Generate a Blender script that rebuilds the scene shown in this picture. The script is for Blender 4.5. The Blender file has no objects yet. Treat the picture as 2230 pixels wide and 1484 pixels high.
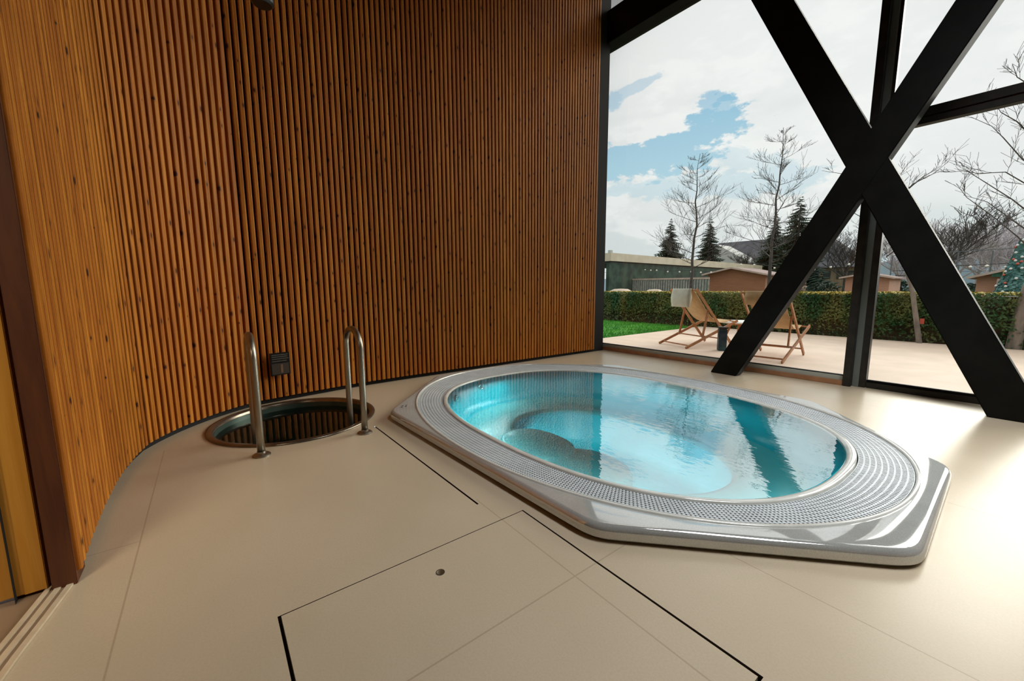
import bpy, bmesh, math, random
from mathutils import Vector, Matrix, noise
from mathutils.geometry import tessellate_polygon

# world frame: x runs along the glass facade, y points out through it, z is up
sc = bpy.context.scene
COL = sc.collection
random.seed(7)

# ------------------------------------------------------------------ camera
F, CX, CY, CAMH = 865.0, 1115.0, 742.0, 1.05
_p, _r, _t = math.atan(113/865.), math.radians(-0.3), math.radians(-52.7)
def _to(v):                      # heading frame -> facade frame
    return Vector((v[0]*math.cos(_t)+v[1]*math.sin(_t), -v[0]*math.sin(_t)+v[1]*math.cos(_t), v[2]))
_fw = Vector((0, math.cos(_p), -math.sin(_p))); _r0 = Vector((1, 0, 0)); _u0 = _r0.cross(_fw)
FW = _to(_fw)
RT = _to(math.cos(_r)*_r0 + math.sin(_r)*_u0)
UP = _to(-math.sin(_r)*_r0 + math.cos(_r)*_u0)
CAM = Vector((0, 0, CAMH))
cd = bpy.data.cameras.new('camera'); cam = bpy.data.objects.new('camera', cd); COL.objects.link(cam)
cd.sensor_fit = 'HORIZONTAL'; cd.sensor_width = 36; cd.lens = F/2230*36; cd.clip_start = 0.05; cd.clip_end = 500
cam.matrix_world = Matrix(((RT.x, UP.x, -FW.x, 0), (RT.y, UP.y, -FW.y, 0), (RT.z, UP.z, -FW.z, CAMH), (0, 0, 0, 1)))
sc.camera = cam
def ray(x, y): return FW*F + RT*(x-CX) - UP*(y-CY)
def at(x, y, Y):                 # the point of the plane y = Y seen at a pixel of the photograph
    d = ray(x, y); return CAM + d*(Y/d.y)
def gnd(x, y, z=0.0):
    d = ray(x, y); return CAM + d*((z-CAMH)/d.z)

# ------------------------------------------------------------------ exposure
sc.view_settings.view_transform = 'Standard'; sc.view_settings.look = 'None'
sc.view_settings.gamma = 1.0; sc.view_settings.exposure = 0.0
try: sc.view_settings.use_curve_mapping = False
except Exception: pass
sc.cycles.max_bounces = 10; sc.cycles.diffuse_bounces = 6; sc.cycles.glossy_bounces = 5
sc.cycles.transparent_max_bounces = 24; sc.cycles.caustics_reflective = False
sc.cycles.use_denoising = True
sc.cycles.sample_clamp_indirect = 6

# ------------------------------------------------------------------ node helpers
class NT:
    def __init__(s, tree): s.t = tree; s.n = tree.nodes; s.l = tree.links
    def put(s, sock, v):
        if hasattr(v, 'is_linked') or isinstance(v, bpy.types.NodeSocket): s.l.new(v, sock)
        elif isinstance(v, (tuple, list)) and len(v) == 3 and sock.type == 'RGBA': sock.default_value = (*v, 1)
        else: sock.default_value = v
    def node(s, kind, **kw):
        n = s.n.new(kind)
        for k, v in kw.items(): setattr(n, k, v)
        return n
    def math(s, op, a, b=0.0, clamp=False, c=None):
        n = s.node('ShaderNodeMath', operation=op, use_clamp=clamp); s.put(n.inputs[0], a); s.put(n.inputs[1], b)
        if c is not None: s.put(n.inputs[2], c)
        return n.outputs[0]
    def vmath(s, op, a, b=None):
        n = s.node('ShaderNodeVectorMath', operation=op); s.put(n.inputs[0], a)
        if b is not None: s.put(n.inputs[1], b)
        return n.outputs['Value'] if op in ('DOT_PRODUCT', 'LENGTH', 'DISTANCE') else n.outputs[0]
    def ramp(s, x, lo, hi, a=0.0, b=1.0, smooth=True):
        n = s.node('ShaderNodeMapRange', interpolation_type='SMOOTHSTEP' if smooth else 'LINEAR', clamp=True)
        for i, v in enumerate((x, lo, hi, a, b)): s.put(n.inputs[i], v)
        return n.outputs[0]
    def mix(s, f, a, b, mode='MIX'):
        n = s.node('ShaderNodeMix', data_type='RGBA', blend_type=mode); s.put(n.inputs[0], f); s.put(n.inputs[6], a); s.put(n.inputs[7], b)
        return n.outputs[2]
    def noise(s, vec, scale, detail=4, rough=.5, dist=0.0):
        n = s.node('ShaderNodeTexNoise'); s.put(n.inputs['Vector'], vec); n.inputs['Scale'].default_value = scale
        n.inputs['Detail'].default_value = detail; n.inputs['Roughness'].default_value = rough; n.inputs['Distortion'].default_value = dist
        return n.outputs[0]
    def combine(s, x, y, z):
        n = s.node('ShaderNodeCombineXYZ'); s.put(n.inputs[0], x); s.put(n.inputs[1], y); s.put(n.inputs[2], z); return n.outputs[0]
    def sep(s, v):
        n = s.node('ShaderNodeSeparateXYZ'); s.put(n.inputs[0], v); return n.outputs

# ------------------------------------------------------------------ sky: broken cloud, one blue gap
w = bpy.data.worlds.new('sky'); sc.world = w; w.use_nodes = True
W = NT(w.node_tree); W.n.clear()
wo = W.node('ShaderNodeOutputWorld'); bg = W.node('ShaderNodeBackground')
gen = W.node('ShaderNodeTexCoord').outputs['Generated']
dirn = W.vmath('NORMALIZE', gen)
dx, dy, dz = W.sep(dirn)
stretch = W.combine(dx, dy, W.math('MULTIPLY', dz, 2.2))
n1 = W.noise(stretch, 3.2, 7, .55, .3); n2 = W.noise(stretch, 9.0, 6, .6); n3 = W.noise(stretch, 1.5, 3, .5); n4 = W.noise(stretch, 26.0, 6, .65)
mask = None
def blob(px, py, ax, ay, rot):
    """soft edged gap in the clouds, an ellipse about a direction of the sky"""
    c = ray(px, py).normalized(); a = math.radians(rot)
    k = c.dot(FW)/F
    u = (RT*math.cos(a)+UP*math.sin(a)); u = (u-c*u.dot(c)).normalized()
    v = c.cross(u)
    du = W.math('DIVIDE', W.vmath('DOT_PRODUCT', dirn, tuple(u)), ax*k)
    dv = W.math('DIVIDE', W.vmath('DOT_PRODUCT', dirn, tuple(v)), ay*k)
    q = W.math('SQRT', W.math('ADD', W.math('MULTIPLY', du, du), W.math('MULTIPLY', dv, dv)))
    front = W.math('GREATER_THAN', W.vmath('DOT_PRODUCT', dirn, tuple(c)), 0.0)
    q = W.math('ADD', q, W.math('MULTIPLY', W.math('SUBTRACT', n2, .5), 2.6))
    q = W.math('ADD', q, W.math('MULTIPLY', W.math('SUBTRACT', n1, .5), 2.2))
    q = W.math('ADD', q, W.math('MULTIPLY', W.math('SUBTRACT', n4, .5), 2.0))
    return W.math('MULTIPLY', W.ramp(q, 1.12, .78), front)
for b, k in (((1440, 335, 128, 52, 12), 1.0), ((1520, 300, 100, 52, 30), 1.0), ((1565, 232, 44, 24, -15), .8), ((1375, 195, 60, 9, 28), .45),
             ((1330, 222, 22, 18, 0), .6), ((1630, 345, 85, 26, -8), .35), ((1500, 405, 230, 26, 4), .45), ((2110, 565, 150, 22, 0), .55)):
    m = W.math('MULTIPLY', blob(*b), k)
    mask = m if mask is None else W.math('MAXIMUM', mask, m)
low = W.ramp(dz, 0.0, .38)
cloud = W.mix(low, (.62, .69, .69), (.83, .84, .84))
cloud = W.mix(W.ramp(n1, .42, .62, 0.0, .40), cloud, (.62, .65, .67))
cloud = W.mix(W.ramp(n3, .50, .62, 0.0, .5), cloud, (.90, .90, .90))
cloud = W.mix(W.ramp(n2, .48, .62, 0.0, .35), cloud, (.96, .96, .95))
blue = W.mix(W.ramp(dz, .22, .50), (.42, .63, .74), (.21, .45, .66))
skyc = W.mix(mask, cloud, blue)
gain = W.ramp(dz, .50, .80, 1.0, 1.6)
W.put(bg.inputs[0], skyc); W.put(bg.inputs[1], W.math('MULTIPLY', gain, 1.2)); W.l.new(bg.outputs[0], wo.inputs[0])

# ------------------------------------------------------------------ hazy sun behind thin cloud, low and off to the right of the view
sl_ = bpy.data.lights.new('hazy_sun', 'SUN'); sl_.energy = 3.5; sl_.angle = math.radians(40); sl_.color = (1.0, .95, .86)
so = bpy.data.objects.new('hazy_sun', sl_); COL.objects.link(so)
_az, _el = math.radians(79), math.radians(20)
so.rotation_euler = (-Vector((math.cos(_az)*math.cos(_el), math.sin(_az)*math.cos(_el), math.sin(_el)))).to_track_quat('-Z', 'Y').to_euler()

# ------------------------------------------------------------------ soft lamps added out of view to lift the room's light
def area(name, loc, aim, sx, sy, power, col, spread=180):
    l = bpy.data.lights.new(name, 'AREA'); l.shape = 'RECTANGLE'; l.size = sx; l.size_y = sy; l.energy = power; l.color = col; l.spread = math.radians(spread)
    o = bpy.data.objects.new(name, l); COL.objects.link(o); o.location = loc
    o.rotation_euler = (Vector(aim)-Vector(loc)).to_track_quat('-Z', 'Y').to_euler(); return o
area('added_facade_fill', (-3.3, 4.7, 5.3), (-3.6, 1.0, 1.2), 2.0, 1.0, 4, (1.0, .94, .84), 120)
area('added_side_fill', (.5, 2.8, 4.95), (.5, 3.2, 0), 2.4, 1.0, 92, (.94, .97, 1.0), 100)
area('added_hall_fill', (-.2, -1.8, 2.9), (-2.0, -1.25, .7), 1.2, .6, 7, (1.0, .84, .62), 60)
# added lamps lighting the basin: ring under the lip, four in the footwell
for k in range(16):
    a_ = 2*math.pi*(k+.5)/16
    x, y = -2.085+1.36*math.cos(a_), 2.60+.98*math.sin(a_)
    area('added_water_fill', (x, y, .055), (x*.85-2.085*.15, y*.85+2.60*.15, -1), .42, .10, .30 if math.sin(a_) > 0 else 1.7, (.9, 1, 1))
for x, y in ((-2.85, 2.36), (-2.33, 2.32), (-1.83, 2.37), (-1.35, 2.36)):
    area('added_well_fill', (x, y, -.38), (x, 2.95, -.62), .2, .07, 1.5, (.9, 1, 1), 120)

# ------------------------------------------------------------------ materials
def mat(name, col=(.5, .5, .5), rough=.5, metal=0.0, spec=.5, fn=None, coat=0.0):
    m = bpy.data.materials.new(name); m.use_nodes = True
    T = NT(m.node_tree); b = T.n['Principled BSDF']
    b.inputs['Base Color'].default_value = (*col, 1); b.inputs['Roughness'].default_value = rough
    b.inputs['Metallic'].default_value = metal; b.inputs['Specular IOR Level'].default_value = spec
    b.inputs['Coat Weight'].default_value = coat; b.inputs['Coat Roughness'].default_value = .06
    if fn: fn(T, b)
    return m
def objc(T): return T.node('ShaderNodeTexCoord').outputs['Object']
def bump(T, b, h, strength=.2, dist=.01):
    n = T.node('ShaderNodeBump'); n.inputs['Strength'].default_value = strength; n.inputs['Distance'].default_value = dist
    T.put(n.inputs['Height'], h); T.l.new(n.outputs[0], b.inputs['Normal'])
def vary(c1, c2, scale=6, lo=.35, hi=.65, bmp=0.0, detail=5, stretch=(1, 1, 1)):
    def f(T, b):
        v = T.vmath('MULTIPLY', objc(T), stretch)
        n = T.noise(v, scale, detail); T.put(b.inputs['Base Color'], T.mix(T.ramp(n, lo, hi), c1, c2))
        if bmp: bump(T, b, n, bmp)
    return f

PITCH = .0545
def slat_fn(T, b):
    uv = T.node('ShaderNodeTexCoord').outputs['UV']
    u, v, _ = T.sep(uv)
    sid = T.math('FLOOR', T.math('DIVIDE', u, PITCH))
    wn = T.node('ShaderNodeTexWhiteNoise', noise_dimensions='1D'); T.put(wn.inputs['W'], sid); r1 = wn.outputs['Value']
    g = T.noise(T.combine(T.math('MULTIPLY', u, 60), T.math('MULTIPLY', v, 1.6), T.math('MULTIPLY', r1, 40)), 1.0, 6, .6, .6)
    col = T.mix(T.ramp(g, .3, .7), (.30, .095, .009), (.68, .265, .032))
    col = T.mix(T.math('MULTIPLY', r1, .6), col, (.33, .085, .010))
    fine = T.noise(T.combine(T.math('MULTIPLY', u, 420), T.math('MULTIPLY', v, 9), r1), 1.0, 3)
    col = T.mix(T.ramp(fine, .4, .75, 0, .15), col, (.20, .072, .015))
    # knots
    vo = T.node('ShaderNodeTexVoronoi', feature='F1', voronoi_dimensions='2D')
    T.put(vo.inputs['Vector'], T.combine(T.math('MULTIPLY', u, 12.0), T.math('MULTIPLY', v, 5.2), 0)); vo.inputs['Scale'].default_value = 1.0
    kr, kg, _ = T.sep(vo.outputs['Color'])
    size = T.math('MULTIPLY', T.ramp(kr, .35, 1.0, 0.02, 1.0), .115)
    k = T.ramp(T.math('DIVIDE', vo.outputs['Distance'], size), 1.25, .45)
    halo = T.ramp(T.math('DIVIDE', vo.outputs['Distance'], size), 2.6, .8, 0, .35)
    col = T.mix(halo, col, (.16, .05, .012)); col = T.mix(k, col, (.06, .018, .006))
    T.put(b.inputs['Base Color'], col); T.put(b.inputs['Roughness'], T.ramp(fine, .3, .8, .5, .65))
def wood_fn(c1, c2, sc_=(14, 14, 1.2), knots=False):
    def f(T, b):
        v = T.vmath('MULTIPLY', objc(T), sc_); g = T.noise(v, 1.5, 6, .6, .8)
        col = T.mix(T.ramp(g, .3, .7), c1, c2)
        if knots:
            vo = T.node('ShaderNodeTexVoronoi', feature='F1'); T.put(vo.inputs['Vector'], T.vmath('MULTIPLY', objc(T), (4, 4, 2.2)))
            vo.inputs['Scale'].default_value = 1.0
            col = T.mix(T.ramp(vo.outputs['Distance'], .16, .05), col, tuple(c*.25 for c in c1))
        T.put(b.inputs['Base Color'], col); bump(T, b, g, .15, .004)
    return f
def floor_fn(T, b):
    o = objc(T); x, y, z = T.sep(o)
    def line(c, val, wd=.0028): return T.ramp(T.math('ABSOLUTE', T.math('SUBTRACT', c, val)), wd*1.4, wd*.6)
    def span(c, a, bb): return T.math('MULTIPLY', T.math('GREATER_THAN', c, a), T.math('LESS_THAN', c, bb))
    j = None
    for ax, val, a, bb in ((0, -.925, -.31, 1.56), (0, -2.19, -.6, -.31), (0, .33, -.6, 4.6), (1, -.31, -3.4, 9), (1, 1.56, -1.1, 9), (1, .99, -1.6, -.35), (1, 4.62, -4.4, 9),
                           (0, -.08, 2.80, 2.81), (1, 2.80, -.2, 3.5), (0, 1.5, -.6, 5.4), (1, 5.0, -4.4, 3.5), (1, -1.5, -4, 9), (0, -3.2, 4.62, 5.4), (0, -1.9, 4.62, 5.4), (0, .62, 4.62, 5.4)):
        c, d = (x, y) if ax == 0 else (y, x)
        m = T.math('MULTIPLY', line(c, val), span(d, a, bb)); j = m if j is None else T.math('MAXIMUM', j, m)
    n = T.noise(o, 1.3, 5, .55); f = T.noise(o, 140, 2, .6)
    col = T.mix(T.ramp(n, .3, .7), (.545, .45, .315), (.595, .495, .355))
    col = T.mix(T.ramp(f, .35, .7, 0, .25), col, (.44, .36, .25))
    col = T.mix(T.math('MULTIPLY', j, .38), col, (.24, .15, .09))
    T.put(b.inputs['Base Color'], col); T.put(b.inputs['Roughness'], .28); bump(T, b, f, .03, .002)
def rim_fn(T, b):
    o = objc(T); f = T.noise(o, 260, 2, .7); n = T.noise(o, 5, 4)
    col = T.mix(T.ramp(f, .38, .68), (.42, .43, .40), (.53, .54, .505)); col = T.mix(T.ramp(n, .4, .7, 0, .25), col, (.30, .29, .265))
    T.put(b.inputs['Base Color'], col)
M = {}
M['slat'] = mat('larch slats', rough=.45, spec=.2, fn=slat_fn)
M['black_back'] = mat('black wall membrane', (.006, .006, .006), .9)
M['post'] = mat('dark stained spruce', rough=.55, fn=wood_fn((.075, .020, .005), (.13, .038, .010), knots=True))
M['golden'] = mat('golden spruce panel', rough=.4, fn=wood_fn((.60, .27, .035), (.70, .35, .06), (20, 20, 1.0)))
M['floor'] = mat('beige terrazzo floor', rough=.35, spec=.32, fn=floor_fn); M['floor'].node_tree.nodes['Principled BSDF'].inputs['IOR'].default_value = 1.5
M['floor_dark'] = mat('shade-toned hall floor', rough=.45, fn=vary((.30, .20, .12), (.36, .25, .16), 3))  # same floor as the room, its shade put into a darker brown
M['slot'] = mat('dark slot', (.035, .022, .012), .7)
M['track'] = mat('anodised track', rough=.3, metal=.25, fn=vary((.72, .60, .42), (.80, .68, .50), 20))
M['steel'] = mat('brushed steel', rough=.36, metal=1.0, fn=vary((.30, .275, .225), (.38, .35, .29), 30, stretch=(1, 1, .1)))
M['dark_steel'] = mat('dark pool steel', rough=.3, metal=.5, fn=vary((.07, .11, .09), (.11, .16, .13), 4))
M['ring_steel'] = mat('rim steel', rough=.25, metal=.85, fn=vary((.17, .14, .105), (.23, .19, .145), 12))
M['black'] = mat('black coated steel', rough=.55, spec=.15, fn=vary((.0035, .004, .0035), (.006, .0065, .0055), 6))
M['frame'] = mat('dark anodised frame', rough=.4, spec=.3, fn=vary((.016, .014, .012), (.028, .024, .02), 9))
M['frame_brown'] = mat('bronze sill', rough=.4, fn=vary((.34, .16, .075), (.44, .22, .11), 7))
M['web'] = mat('dull grey gasket', (.15, .17, .16), .4)
M['spacer'] = mat('grey spacer', (.42, .47, .42), .35)
M['rim'] = mat('wet grey stone resin', rough=.05, spec=.6, fn=rim_fn); M['rim'].node_tree.nodes['Principled BSDF'].inputs['IOR'].default_value = 3.4
M['grate'] = mat('white grille', rough=.4, spec=.2, fn=vary((.56, .60, .61), (.62, .66, .67), 8))
M['lip'] = mat('pale lip', rough=.08, spec=.8, coat=.5, fn=vary((.62, .62, .56), (.70, .70, .64), 12))
M['channel'] = mat('gutter', (.13, .15, .14), .5)
M['basin'] = mat('turquoise basin', rough=.25, fn=vary((.006, .50, .60), (.012, .56, .66), 2.5))
M['basin_light'] = mat('pale bench', rough=.25, fn=vary((.10, .53, .56), (.12, .57, .60), 2.5))
M['chrome'] = mat('jet chrome', rough=.15, metal=.9, fn=vary((.5, .6, .62), (.6, .7, .72), 20))
M['ceiling'] = mat('dark timber soffit', rough=.6, fn=wood_fn((.05, .026, .012), (.08, .042, .02), (2, 14, 2)))
M['wall_wood'] = mat('interior timber', rough=.5, fn=wood_fn((.16, .08, .03), (.24, .12, .045), (9, 9, .8)))
M['lamp_black'] = mat('black housing', rough=.4, fn=vary((.006, .006, .006), (.012, .012, .012), 9))
M['plaque'] = mat('dark plaque', rough=.6, spec=.1, fn=vary((.010, .009, .008), (.016, .014, .012), 30))
M['plaque_text'] = mat('plaque print', rough=.5, fn=vary((.07, .06, .045), (.09, .08, .06), 30))
M['plaque_icon'] = mat('plaque icon', rough=.5, fn=vary((.16, .08, .04), (.20, .11, .06), 30))
# outside
M['deck'] = mat('terrace tiles', rough=.6, fn=vary((.72, .56, .43), (.80, .62, .49), 2.2))
M['lawn'] = mat('lawn', rough=.8, fn=vary((.03, .20, .012), (.10, .36, .03), 2.5))
M['grass'] = mat('grass blades', rough=.6, fn=vary((.03, .24, .015), (.10, .40, .03), 2.0))
M['soil'] = mat('ground', rough=.9, fn=vary((.13, .14, .07), (.22, .19, .11), .4))
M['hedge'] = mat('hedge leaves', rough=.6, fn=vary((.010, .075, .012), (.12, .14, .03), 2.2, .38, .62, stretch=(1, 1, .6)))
M['hedge_top'] = mat('yellow clipped tips', rough=.6, fn=vary((.40, .34, .04), (.55, .40, .07), 9))  # yellow is the tips' own colour
M['hedge_core'] = mat('hedge twigs', rough=.9, fn=vary((.03, .028, .012), (.07, .05, .025), 14))
M['bark'] = mat('grey bark', rough=.85, fn=vary((.16, .14, .12), (.28, .24, .20), 12, bmp=.3, stretch=(1, 1, .3)))
M['bark_dark'] = mat('dark bark', rough=.85, fn=vary((.05, .045, .042), (.09, .08, .07), 8))
M['bark_far'] = mat('hazed purple twigs', rough=.9, fn=vary((.44, .41, .43), (.54, .50, .53), 3))  # distance haze put into the pale twig colour
M['conifer'] = mat('fir needles', rough=.75, fn=vary((.014, .035, .022), (.035, .07, .04), 2.0))
M['chair_wood'] = mat('oiled hardwood', rough=.5, fn=wood_fn((.32, .12, .035), (.46, .20, .07), (9, 9, 9)))
M['canvas'] = mat('sand canvas', rough=.85, fn=vary((.62, .42, .22), (.68, .48, .27), 14))
M['pillow'] = mat('pale green grey cushion', rough=.85, fn=vary((.56, .56, .46), (.64, .64, .55), 8))
M['table_white'] = mat('white table top', rough=.5, fn=vary((.72, .74, .70), (.80, .82, .78), 6))
M['canister'] = mat('dark blue enamel', rough=.5, spec=.2, fn=vary((.012, .03, .05), (.02, .09, .10), 5))
M['chalet'] = mat('brown larch boards', rough=.7, fn=wood_fn((.26, .11, .055), (.34, .155, .08), (1.2, 1.2, 22)))
M['chalet_roof'] = mat('chalet roofing', rough=.8, fn=vary((.20, .13, .12), (.28, .20, .18), 3))
M['chalet_red'] = mat('red brown boards', rough=.7, fn=wood_fn((.40, .20, .13), (.50, .27, .18), (1.2, 1.2, 22)))
M['bargeboard'] = mat('pale fascia', rough=.7, fn=vary((.42, .32, .27), (.5, .4, .34), 4))
M['fascia'] = mat('canopy fascia', rough=.7, fn=vary((.48, .42, .31), (.56, .50, .38), 1.5))
M['under'] = mat('dark canopy lining', rough=.8, fn=vary((.02, .03, .025), (.04, .05, .04), 2))  # near-black lining, used for the house windows too
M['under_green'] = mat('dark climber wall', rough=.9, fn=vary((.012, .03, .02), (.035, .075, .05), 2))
M['house_roof'] = mat('grey roof slates', rough=.85, spec=.2, fn=vary((.075, .075, .085), (.11, .11, .12), 1.2))
M['house_gable'] = mat('grey gable boards', rough=.8, fn=wood_fn((.42, .43, .40), (.50, .51, .48), (.6, .6, 9)))
M['house_wall'] = mat('brown house boards', rough=.8, fn=wood_fn((.16, .12, .075), (.22, .17, .11), (5, 5, .5)))
M['fence'] = mat('grey fence pickets', rough=.8, fn=vary((.20, .21, .20), (.32, .32, .30), 6))
M['brick_post'] = mat('rust post', rough=.8, fn=vary((.26, .12, .06), (.34, .17, .09), 4))
M['bulb'] = mat('frosted bulb', (.85, .82, .74), .3)
M['cable'] = mat('black cable', (.02, .02, .02), .7)
M['spruce_teal'] = mat('teal tinsel tree', rough=.6, fn=vary((.02, .10, .09), (.10, .24, .22), 9))
M['bauble_a'] = mat('white bauble', (.75, .75, .75), .3); M['bauble_b'] = mat('red bauble', (.55, .10, .06), .3)
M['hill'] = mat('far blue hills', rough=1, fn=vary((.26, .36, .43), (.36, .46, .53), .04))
M['green_trim'] = mat('fir garland', rough=.7, fn=vary((.01, .07, .04), (.02, .12, .07), 9))
M['yellow'] = mat('yellow banner', (.72, .42, .02), .6)
M['net'] = mat('net pole', (.10, .12, .13), .6)
M['red_tag'] = mat('red white tag', (.65, .12, .08), .5)
M['stack'] = mat('pale rounded heap', rough=.9, fn=vary((.48, .38, .30), (.60, .50, .40), 3))

def glass_mat():
    m = bpy.data.materials.new('window glass'); m.use_nodes = True; T = NT(m.node_tree); T.n.clear()
    o = T.node('ShaderNodeOutputMaterial'); mx = T.node('ShaderNodeMixShader'); tr = T.node('ShaderNodeBsdfTransparent'); gl = T.node('ShaderNodeBsdfGlossy')
    tr.inputs[0].default_value = (.935, .945, .935, 1); gl.inputs['Roughness'].default_value = 0.0
    fr = T.node('ShaderNodeFresnel'); fr.inputs[0].default_value = 1.35
    T.l.new(T.math('MULTIPLY', fr.outputs[0], .8), mx.inputs[0]); T.l.new(tr.outputs[0], mx.inputs[1]); T.l.new(gl.outputs[0], mx.inputs[2]); T.l.new(mx.outputs[0], o.inputs[0])
    return m
M['glass'] = glass_mat()
def water_mat(name, tint, ior, scale, strength, gloss=(1, 1, 1)):
    m = bpy.data.materials.new(name); m.use_nodes = True; T = NT(m.node_tree); T.n.clear()
    o = T.node('ShaderNodeOutputMaterial'); mx = T.node('ShaderNodeMixShader'); tr = T.node('ShaderNodeBsdfTransparent'); gl = T.node('ShaderNodeBsdfGlossy')
    tr.inputs[0].default_value = (*tint, 1); gl.inputs['Roughness'].default_value = 0.0; gl.inputs[0].default_value = (*gloss, 1)
    fr = T.node('ShaderNodeFresnel'); fr.inputs[0].default_value = ior
    c = objc(T)
    n = T.noise(c, scale, 3, .5, .4); n2_ = T.noise(T.vmath('MULTIPLY', c, (1.0, 2.2, 1)), scale*5, 2, .5)
    h = T.math('ADD', n, T.math('MULTIPLY', n2_, .22))
    bp = T.node('ShaderNodeBump'); bp.inputs['Strength'].default_value = strength; bp.inputs['Distance'].default_value = .02; T.put(bp.inputs['Height'], h)
    T.l.new(bp.outputs[0], gl.inputs['Normal']); T.l.new(bp.outputs[0], fr.inputs['Normal'])
    T.l.new(fr.outputs[0], mx.inputs[0]); T.l.new(tr.outputs[0], mx.inputs[1]); T.l.new(gl.outputs[0], mx.inputs[2]); T.l.new(mx.outputs[0], o.inputs[0])
    return m
M['water'] = water_mat('pool water', (.88, .98, .98), 7.0, 2.2, .15)
M['dark_water'] = water_mat('plunge pool water', (.50, .72, .62), 1.22, 3.0, .05)

# ------------------------------------------------------------------ mesh helpers
def link(name, bm, m, parent=None, smooth=False):
    me = bpy.data.meshes.new(name); bm.to_mesh(me); bm.free()
    for x in (m if isinstance(m, (list, tuple)) else [m]): me.materials.append(x)
    if smooth is True: me.polygons.foreach_set('use_smooth', [True]*len(me.polygons))
    o = bpy.data.objects.new(name, me); COL.objects.link(o)
    if parent is not None:
        o.parent = parent; o.matrix_parent_inverse = Matrix.Translation(parent.location).inverted() if not parent.get('_rz') else Matrix()
    if smooth == 'auto':
        me.polygons.foreach_set('use_smooth', [True]*len(me.polygons))
        try: me.set_sharp_from_angle(angle=math.radians(32))
        except Exception: pass
    return o
def tag(o, label=None, cat=None, group=None, kind=None):
    if label: o['label'] = label
    if cat: o['category'] = cat
    if group: o['group'] = group
    if kind: o['kind'] = kind
    return o
def thing(name, label, cat, loc=(0, 0, 0), group=None, rz=None):
    o = bpy.data.objects.new(name, None); o.empty_display_size = .1; COL.objects.link(o); o.location = loc
    if rz is not None: o.rotation_euler = (0, 0, rz); o['_rz'] = 1
    tag(o, label, cat, group); return o
def struct(name, bm=None, m=None, smooth=False):
    if bm is None:
        o = bpy.data.objects.new(name, None); o.empty_display_size = .1; COL.objects.link(o)
    else: o = link(name, bm, m, None, smooth)
    o['kind'] = 'structure'; return o
def box(bm, lo, hi, mi=0):
    v = [bm.verts.new((x, y, z)) for z in (lo[2], hi[2]) for y in (lo[1], hi[1]) for x in (lo[0], hi[0])]
    for f in ((0, 2, 3, 1), (4, 5, 7, 6), (0, 1, 5, 4), (2, 6, 7, 3), (0, 4, 6, 2), (1, 3, 7, 5)):
        bm.faces.new([v[i] for i in f]).material_index = mi
    return v
def BM(): return bmesh.new()
def bx(lo, hi, bev=0.0):
    bm = BM(); box(bm, lo, hi)
    if bev: bmesh.ops.bevel(bm, geom=bm.edges[:], offset=bev, segments=2, affect='EDGES')
    return bm
def bar(bm, a, b, wd, dp, up=(0, 0, 1)):
    """a straight bar from a to b, wd across and dp along `up`"""
    a = Vector(a); b = Vector(b); d = (b-a).normalized(); upv = Vector(up)
    s = d.cross(upv)
    if s.length < 1e-4: s = Vector((1, 0, 0))
    s.normalize(); t = s.cross(d).normalized()
    v = [bm.verts.new(p+s*sx*wd/2+t*sy*dp/2) for p in (a, b) for sx, sy in ((-1, -1), (1, -1), (1, 1), (-1, 1))]
    for f in ((3, 2, 1, 0), (4, 5, 6, 7), (0, 1, 5, 4), (1, 2, 6, 5), (2, 3, 7, 6), (3, 0, 4, 7)): bm.faces.new([v[i] for i in f])
def tube(bm, pts, rad, seg=12, cap=True):
    pts = [Vector(p) for p in pts]; rad = rad if isinstance(rad, (list, tuple)) else [rad]*len(pts)
    t0 = (pts[1]-pts[0]).normalized(); ref = Vector((0, 0, 1)) if abs(t0.z) < .9 else Vector((1, 0, 0))
    s = t0.cross(ref).normalized(); rings = []
    for i, p in enumerate(pts):
        t = (pts[min(i+1, len(pts)-1)]-pts[max(i-1, 0)]).normalized()
        s = (s-t*s.dot(t)).normalized(); q = t.cross(s)
        rings.append([bm.verts.new(p+(s*math.cos(2*math.pi*k/seg)+q*math.sin(2*math.pi*k/seg))*rad[i]) for k in range(seg)])
    for a, b in zip(rings, rings[1:]):
        for k in range(seg): bm.faces.new((a[k], a[(k+1) % seg], b[(k+1) % seg], b[k]))
    if cap: bm.faces.new(rings[0][::-1]); bm.faces.new(rings[-1])
def lathe(bm, c, prof, seg=32, closed=False):
    rings = []
    for r, z in prof: rings.append([bm.verts.new((c[0]+r*math.cos(2*math.pi*k/seg), c[1]+r*math.sin(2*math.pi*k/seg), c[2]+z)) for k in range(seg)])
    for a, b in zip(rings, rings[1:]):
        for k in range(seg): bm.faces.new((a[k], a[(k+1) % seg], b[(k+1) % seg], b[k]))
    if closed: bm.faces.new(rings[0][::-1]); bm.faces.new(rings[-1])
    return rings
def loops(bm, ls, mi=None, capend=False):
    """bridge closed loops of equal length"""
    rs = [[bm.verts.new(p) for p in l] for l in ls]; n = len(rs[0])
    for i, (a, b) in enumerate(zip(rs, rs[1:])):
        for k in range(n):
            f = bm.faces.new((a[k], a[(k+1) % n], b[(k+1) % n], b[k]))
            if mi: f.material_index = mi[i]
    if capend: bm.faces.new(rs[-1])
    return rs
def extr(bm, poly, y0, y1):
    """outline in x,z pushed from y0 to y1"""
    a = [bm.verts.new((x, y0, z)) for x, z in poly]; b = [bm.verts.new((x, y1, z)) for x, z in poly]; n = len(poly)
    bm.faces.new(a); bm.faces.new(b[::-1])
    for k in range(n): bm.faces.new((a[(k+1) % n], a[k], b[k], b[(k+1) % n]))
    bmesh.ops.recalc_face_normals(bm, faces=bm.faces)

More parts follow.
